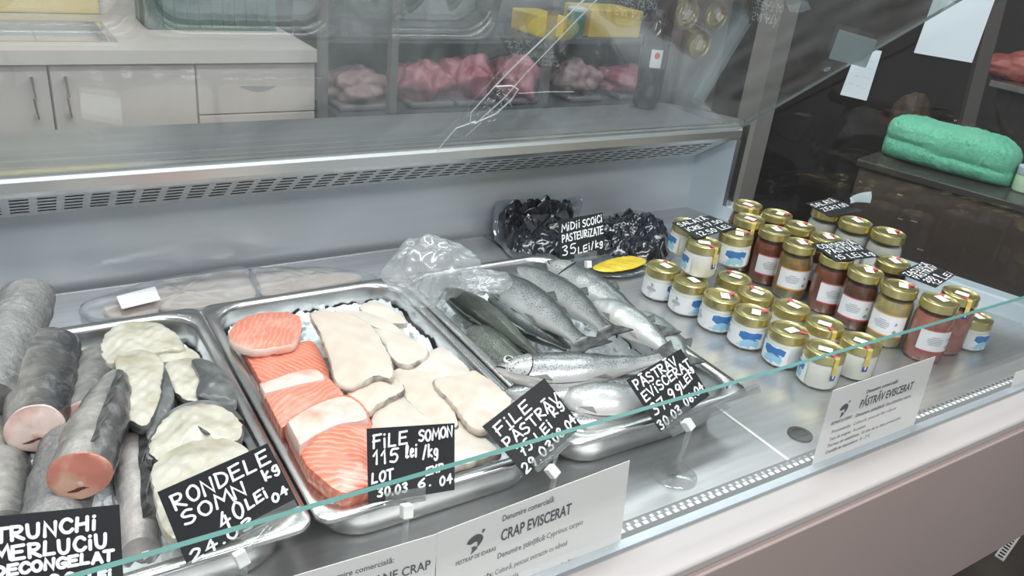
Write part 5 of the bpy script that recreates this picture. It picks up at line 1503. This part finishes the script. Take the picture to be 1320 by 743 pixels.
for k, (u, a, lab) in enumerate(up):
    c = px(*u, z=2 * JH)
    if k == 0: c = px(889, 288, z=2 * JH)
    c = np.array([c[0], c[1], JH + .0006])
    for q in pp_ if k else []:
        d = c - q; L = np.linalg.norm(d)
        if L < .0697: c = q + d / L * .0697
    pp_ = (pp_ if k else []) + [c]
    place(sj, False, c, CAMA + a, lab, G1)
o_ = [(1258, 408), -.3, 'small pale jar alone at the front right corner beside the end wall']
c = px(*o_[0], z=JH * .95); sj2 = place(sj, False, (c[0], c[1], 0), CAMA + o_[1], o_[2], 'single jars', .95)

protos = {}
G2 = 'tall jars of preserves'
talls = [((965, 263), 'z', REDL, -2.3, 'tall jar farthest back beside the blue end panel'), ((1003, 275), 'z', REDL, -.5, 'tall jar second from the back in the outer row'), ((967, 281), 'zd', REDL, -2.2, 'brown preserve jar behind the stacked squat jars'),
         ((997, 295), 'z', REDL, .35, 'red preserve jar with a red edged label right of the stacked jars'), ((1031, 290), 'po', ORL, .2, 'tall jar in the outer row with a red seal behind the orange pickle jar'),
         ((1062, 304), 'z', REDL, .2, 'tall jar in the outer row just behind the middle black card'), ((1032, 313), 'po', ORL, .2, 'orange pickle jar with an orange edged label'),
         ((1080, 330), 'z', REDL, .45, 'red preserve jar under the middle black card'), ((1112, 346), 'zd', REDL, -.1, 'dark red jar in front of the middle black card'), ((1152, 337), 'z', REDL, .2, 'tall jar of the outer row behind the right black card'),
         ((1152, 364), 'p', ORL, -.35, 'yellow green pickle jar left of the big pink jar'), ((1198, 381), 'pk', REDL, .4, 'big pinkish jar with a wide white label nearest the front'), ((1238, 378), 'pk', REDL, -2.2, 'pink jar with a yellow and blue seal behind the big pink jar')]
CT = {'z': ZAC, 'zd': ZACD, 'p': PICK, 'po': PICKO, 'pk': PINKJ}
tp = []
for u, k, edge, a, lab in talls:
    c = px(*u, z=TH_); c = np.array([c[0], c[1], 0])
    for q in tp + p2 + pos:
        d = c - q; L = np.linalg.norm(d)
        if L < .0697: c = q + d / max(L, 1e-6) * .0697
    tp.append(c)
    first = k not in protos
    if first: protos[k] = tall_jar(CT[k], edge)
    place(protos[k], first, c, CAMA + a, lab, G2)
# pale jars stacked two high along the end glass
pj_ = tall_jar(PALEJ, LABW); G3 = 'pale jars along the end glass'
lab3 = ['pale jar under the small black card at the end glass', 'pale jar in the middle of the three at the end glass', 'front pale jar of the three along the end glass with a grey label']
k3 = []
for i, u in enumerate(((1068, 270), (1104, 285), (1143, 298))):
    c = px(*u, z=TH_ * 1.08); c = np.array([c[0], c[1], 0])
    for q in tp + k3:
        d = c - q; L = np.linalg.norm(d)
        if L < .072: c = q + d / L * .072
    k3.append(c)
    place(pj_, i == 0, c, CAMA + (.2, .35, -.1)[i], lab3[i], G3, 1.08 if i != 0 else 1.08)


# ---- black cards lying on the lids -------------------------------------------------------------
def lid_card(corners, z, lines, lab, wd=.0030):
    Q = Quad(*[px(u, v, z=z) for u, v in corners])
    t = thing('price_card', lab, 'price card', tuple(Q.p(.5, .5)), 'black cards lying on the jar lids')
    m = MB(); Q.body(m, .0008); c_ = m.build('card', CARD, t, smooth=False)
    m = MB()
    for ln in lines: hand(m, Q, *ln, wd=wd, off=.0004)
    m.build('lettering', INK, c_, smooth=False)


lid_card([(866, 287), (915, 278), (951, 293), (898, 308)], 2 * JH + .0022, [('SALATĂ', .04, .30, .80, .22, .22), ('iCRE 17.50', .06, .62, .96, .55, .22), ('12.50 LEi', .12, .95, .90, .92, .24)], 'black price card lying on the three stacked squat jars', .0024)
lid_card([(1038, 262), (1073, 255), (1113, 272), (1070, 280)], TH_ * 1.08 + .0022, [('SALATĂ', .05, .34, .90, .28, .24), ('ZEA', .10, .66, .50, .62, .22), ('7.00', .55, .66, .95, .60, .24)], 'black price card lying on the pale jars by the end glass', .0024)
lid_card([(1046, 314), (1098, 310), (1134, 331), (1078, 337)], TH_ + .0022, [('CONSERVĂ', .04, .32, .95, .26, .24), ('PĂSTRĂV', .08, .62, .95, .54, .24), ('15 LEi kg', .10, .94, .96, .90, .24)], 'black price card lying on the red preserve jars in the middle', .0024)
lid_card([(1157, 352), (1191, 337), (1232, 354), (1206, 371)], TH_ + .0022, [('ZACUSCĂ', .05, .28, .92, .24, .2), ('PĂSTRĂV', .08, .52, .95, .48, .2), ('200 g', .10, .76, .60, .72, .18), ('12 LEi', .15, .97, .95, .95, .2)], 'black price card lying on the pickle and pink jars at the right', .0024)

# ---- cola bottle on the shelf behind --------------------------------------------------------------
b0 = px(832, 130, z=.2345); b0[1] = min(b0[1], .912); b0 = px(832, 129, y=b0[1] ); b0[2] = .2326
COLA = mat('dark_cola', (.010, .006, .005), .10, coat=.25, spec=.5)
bt = thing('cola_bottle', 'dark cola bottle with a black label standing on the shelf behind the glass', 'bottle', tuple(b0))
prof = [(.018, .0), (.026, .002), (.031, .010), (.0325, .022), (.0315, .040), (.0285, .060), (.0285, .066), (.0315, .085), (.0322, .100), (.0322, .150), (.0310, .165), (.026, .185), (.018, .203), (.0125, .214), (.0120, .222)]
MB().lathe(prof, 28, c=tuple(b0)).build('body', COLA, bt)
BLAB = mat('black_bottle_label', (.03, .03, .035), .3)
m = MB(); m.lathe([(.0326, .102), (.0326, .149)], 28, c=tuple(b0), cap=False); bl_ = m.build('label', BLAB, bt)
m = MB(); ca = math.atan2(CAM_C[1] - b0[1], CAM_C[0] - b0[0])
cyl_patch(m, .0326, ca - .15, ca + .75, .104, .147, 0, 10, .0004); m.v = [(x + b0[0], y + b0[1], z + b0[2]) for x, y, z in m.v]; m.build('white_panel', mat('bottle_label_white', (.55, .55, .55), .4), bl_)
m = MB(); cyl_poly(m, .0326, [(ca + .32 + .22 * math.cos(x), .133 + .008 * math.sin(x)) for x in np.linspace(0, 2 * math.pi, 12, endpoint=False)], .0008); m.v = [(x + b0[0], y + b0[1], z + b0[2]) for x, y, z in m.v]; m.build('red_dot', mat('bottle_label_red', (.5, .04, .05), .4), bl_)
m = MB(); m.lathe([(.0145, .214), (.0155, .216), (.0155, .232), (.0140, .235)], 24, c=tuple(b0)); m.build('cap', BLACKPL, bt)

# curled scrap of white paper behind the pale jars
c0_ = px(1100, 262, z=.135); m = MB(); rows = []
for z_, k_ in ((.0, 0), (.012, .004), (.022, .012)):
    rows.append([c0_ + np.array([.055 * t - .01 * (1 - z_ / .022), -.02 * t + k_ + .012 * math.sin(t * 2.4), z_ * (.35 + .65 * t)]) for t in np.linspace(0, 1, 8)])
back = [[q + np.array([0, .0006, 0]) for q in r] for r in rows]
m.loft(rows, 0, False); m.loft(back, 0, False)
o = m.build('paper_scrap', PAPERB, None, base=tuple(c0_)); tag(o, 'curled white paper scrap behind the small black card by the end glass', 'paper scrap')
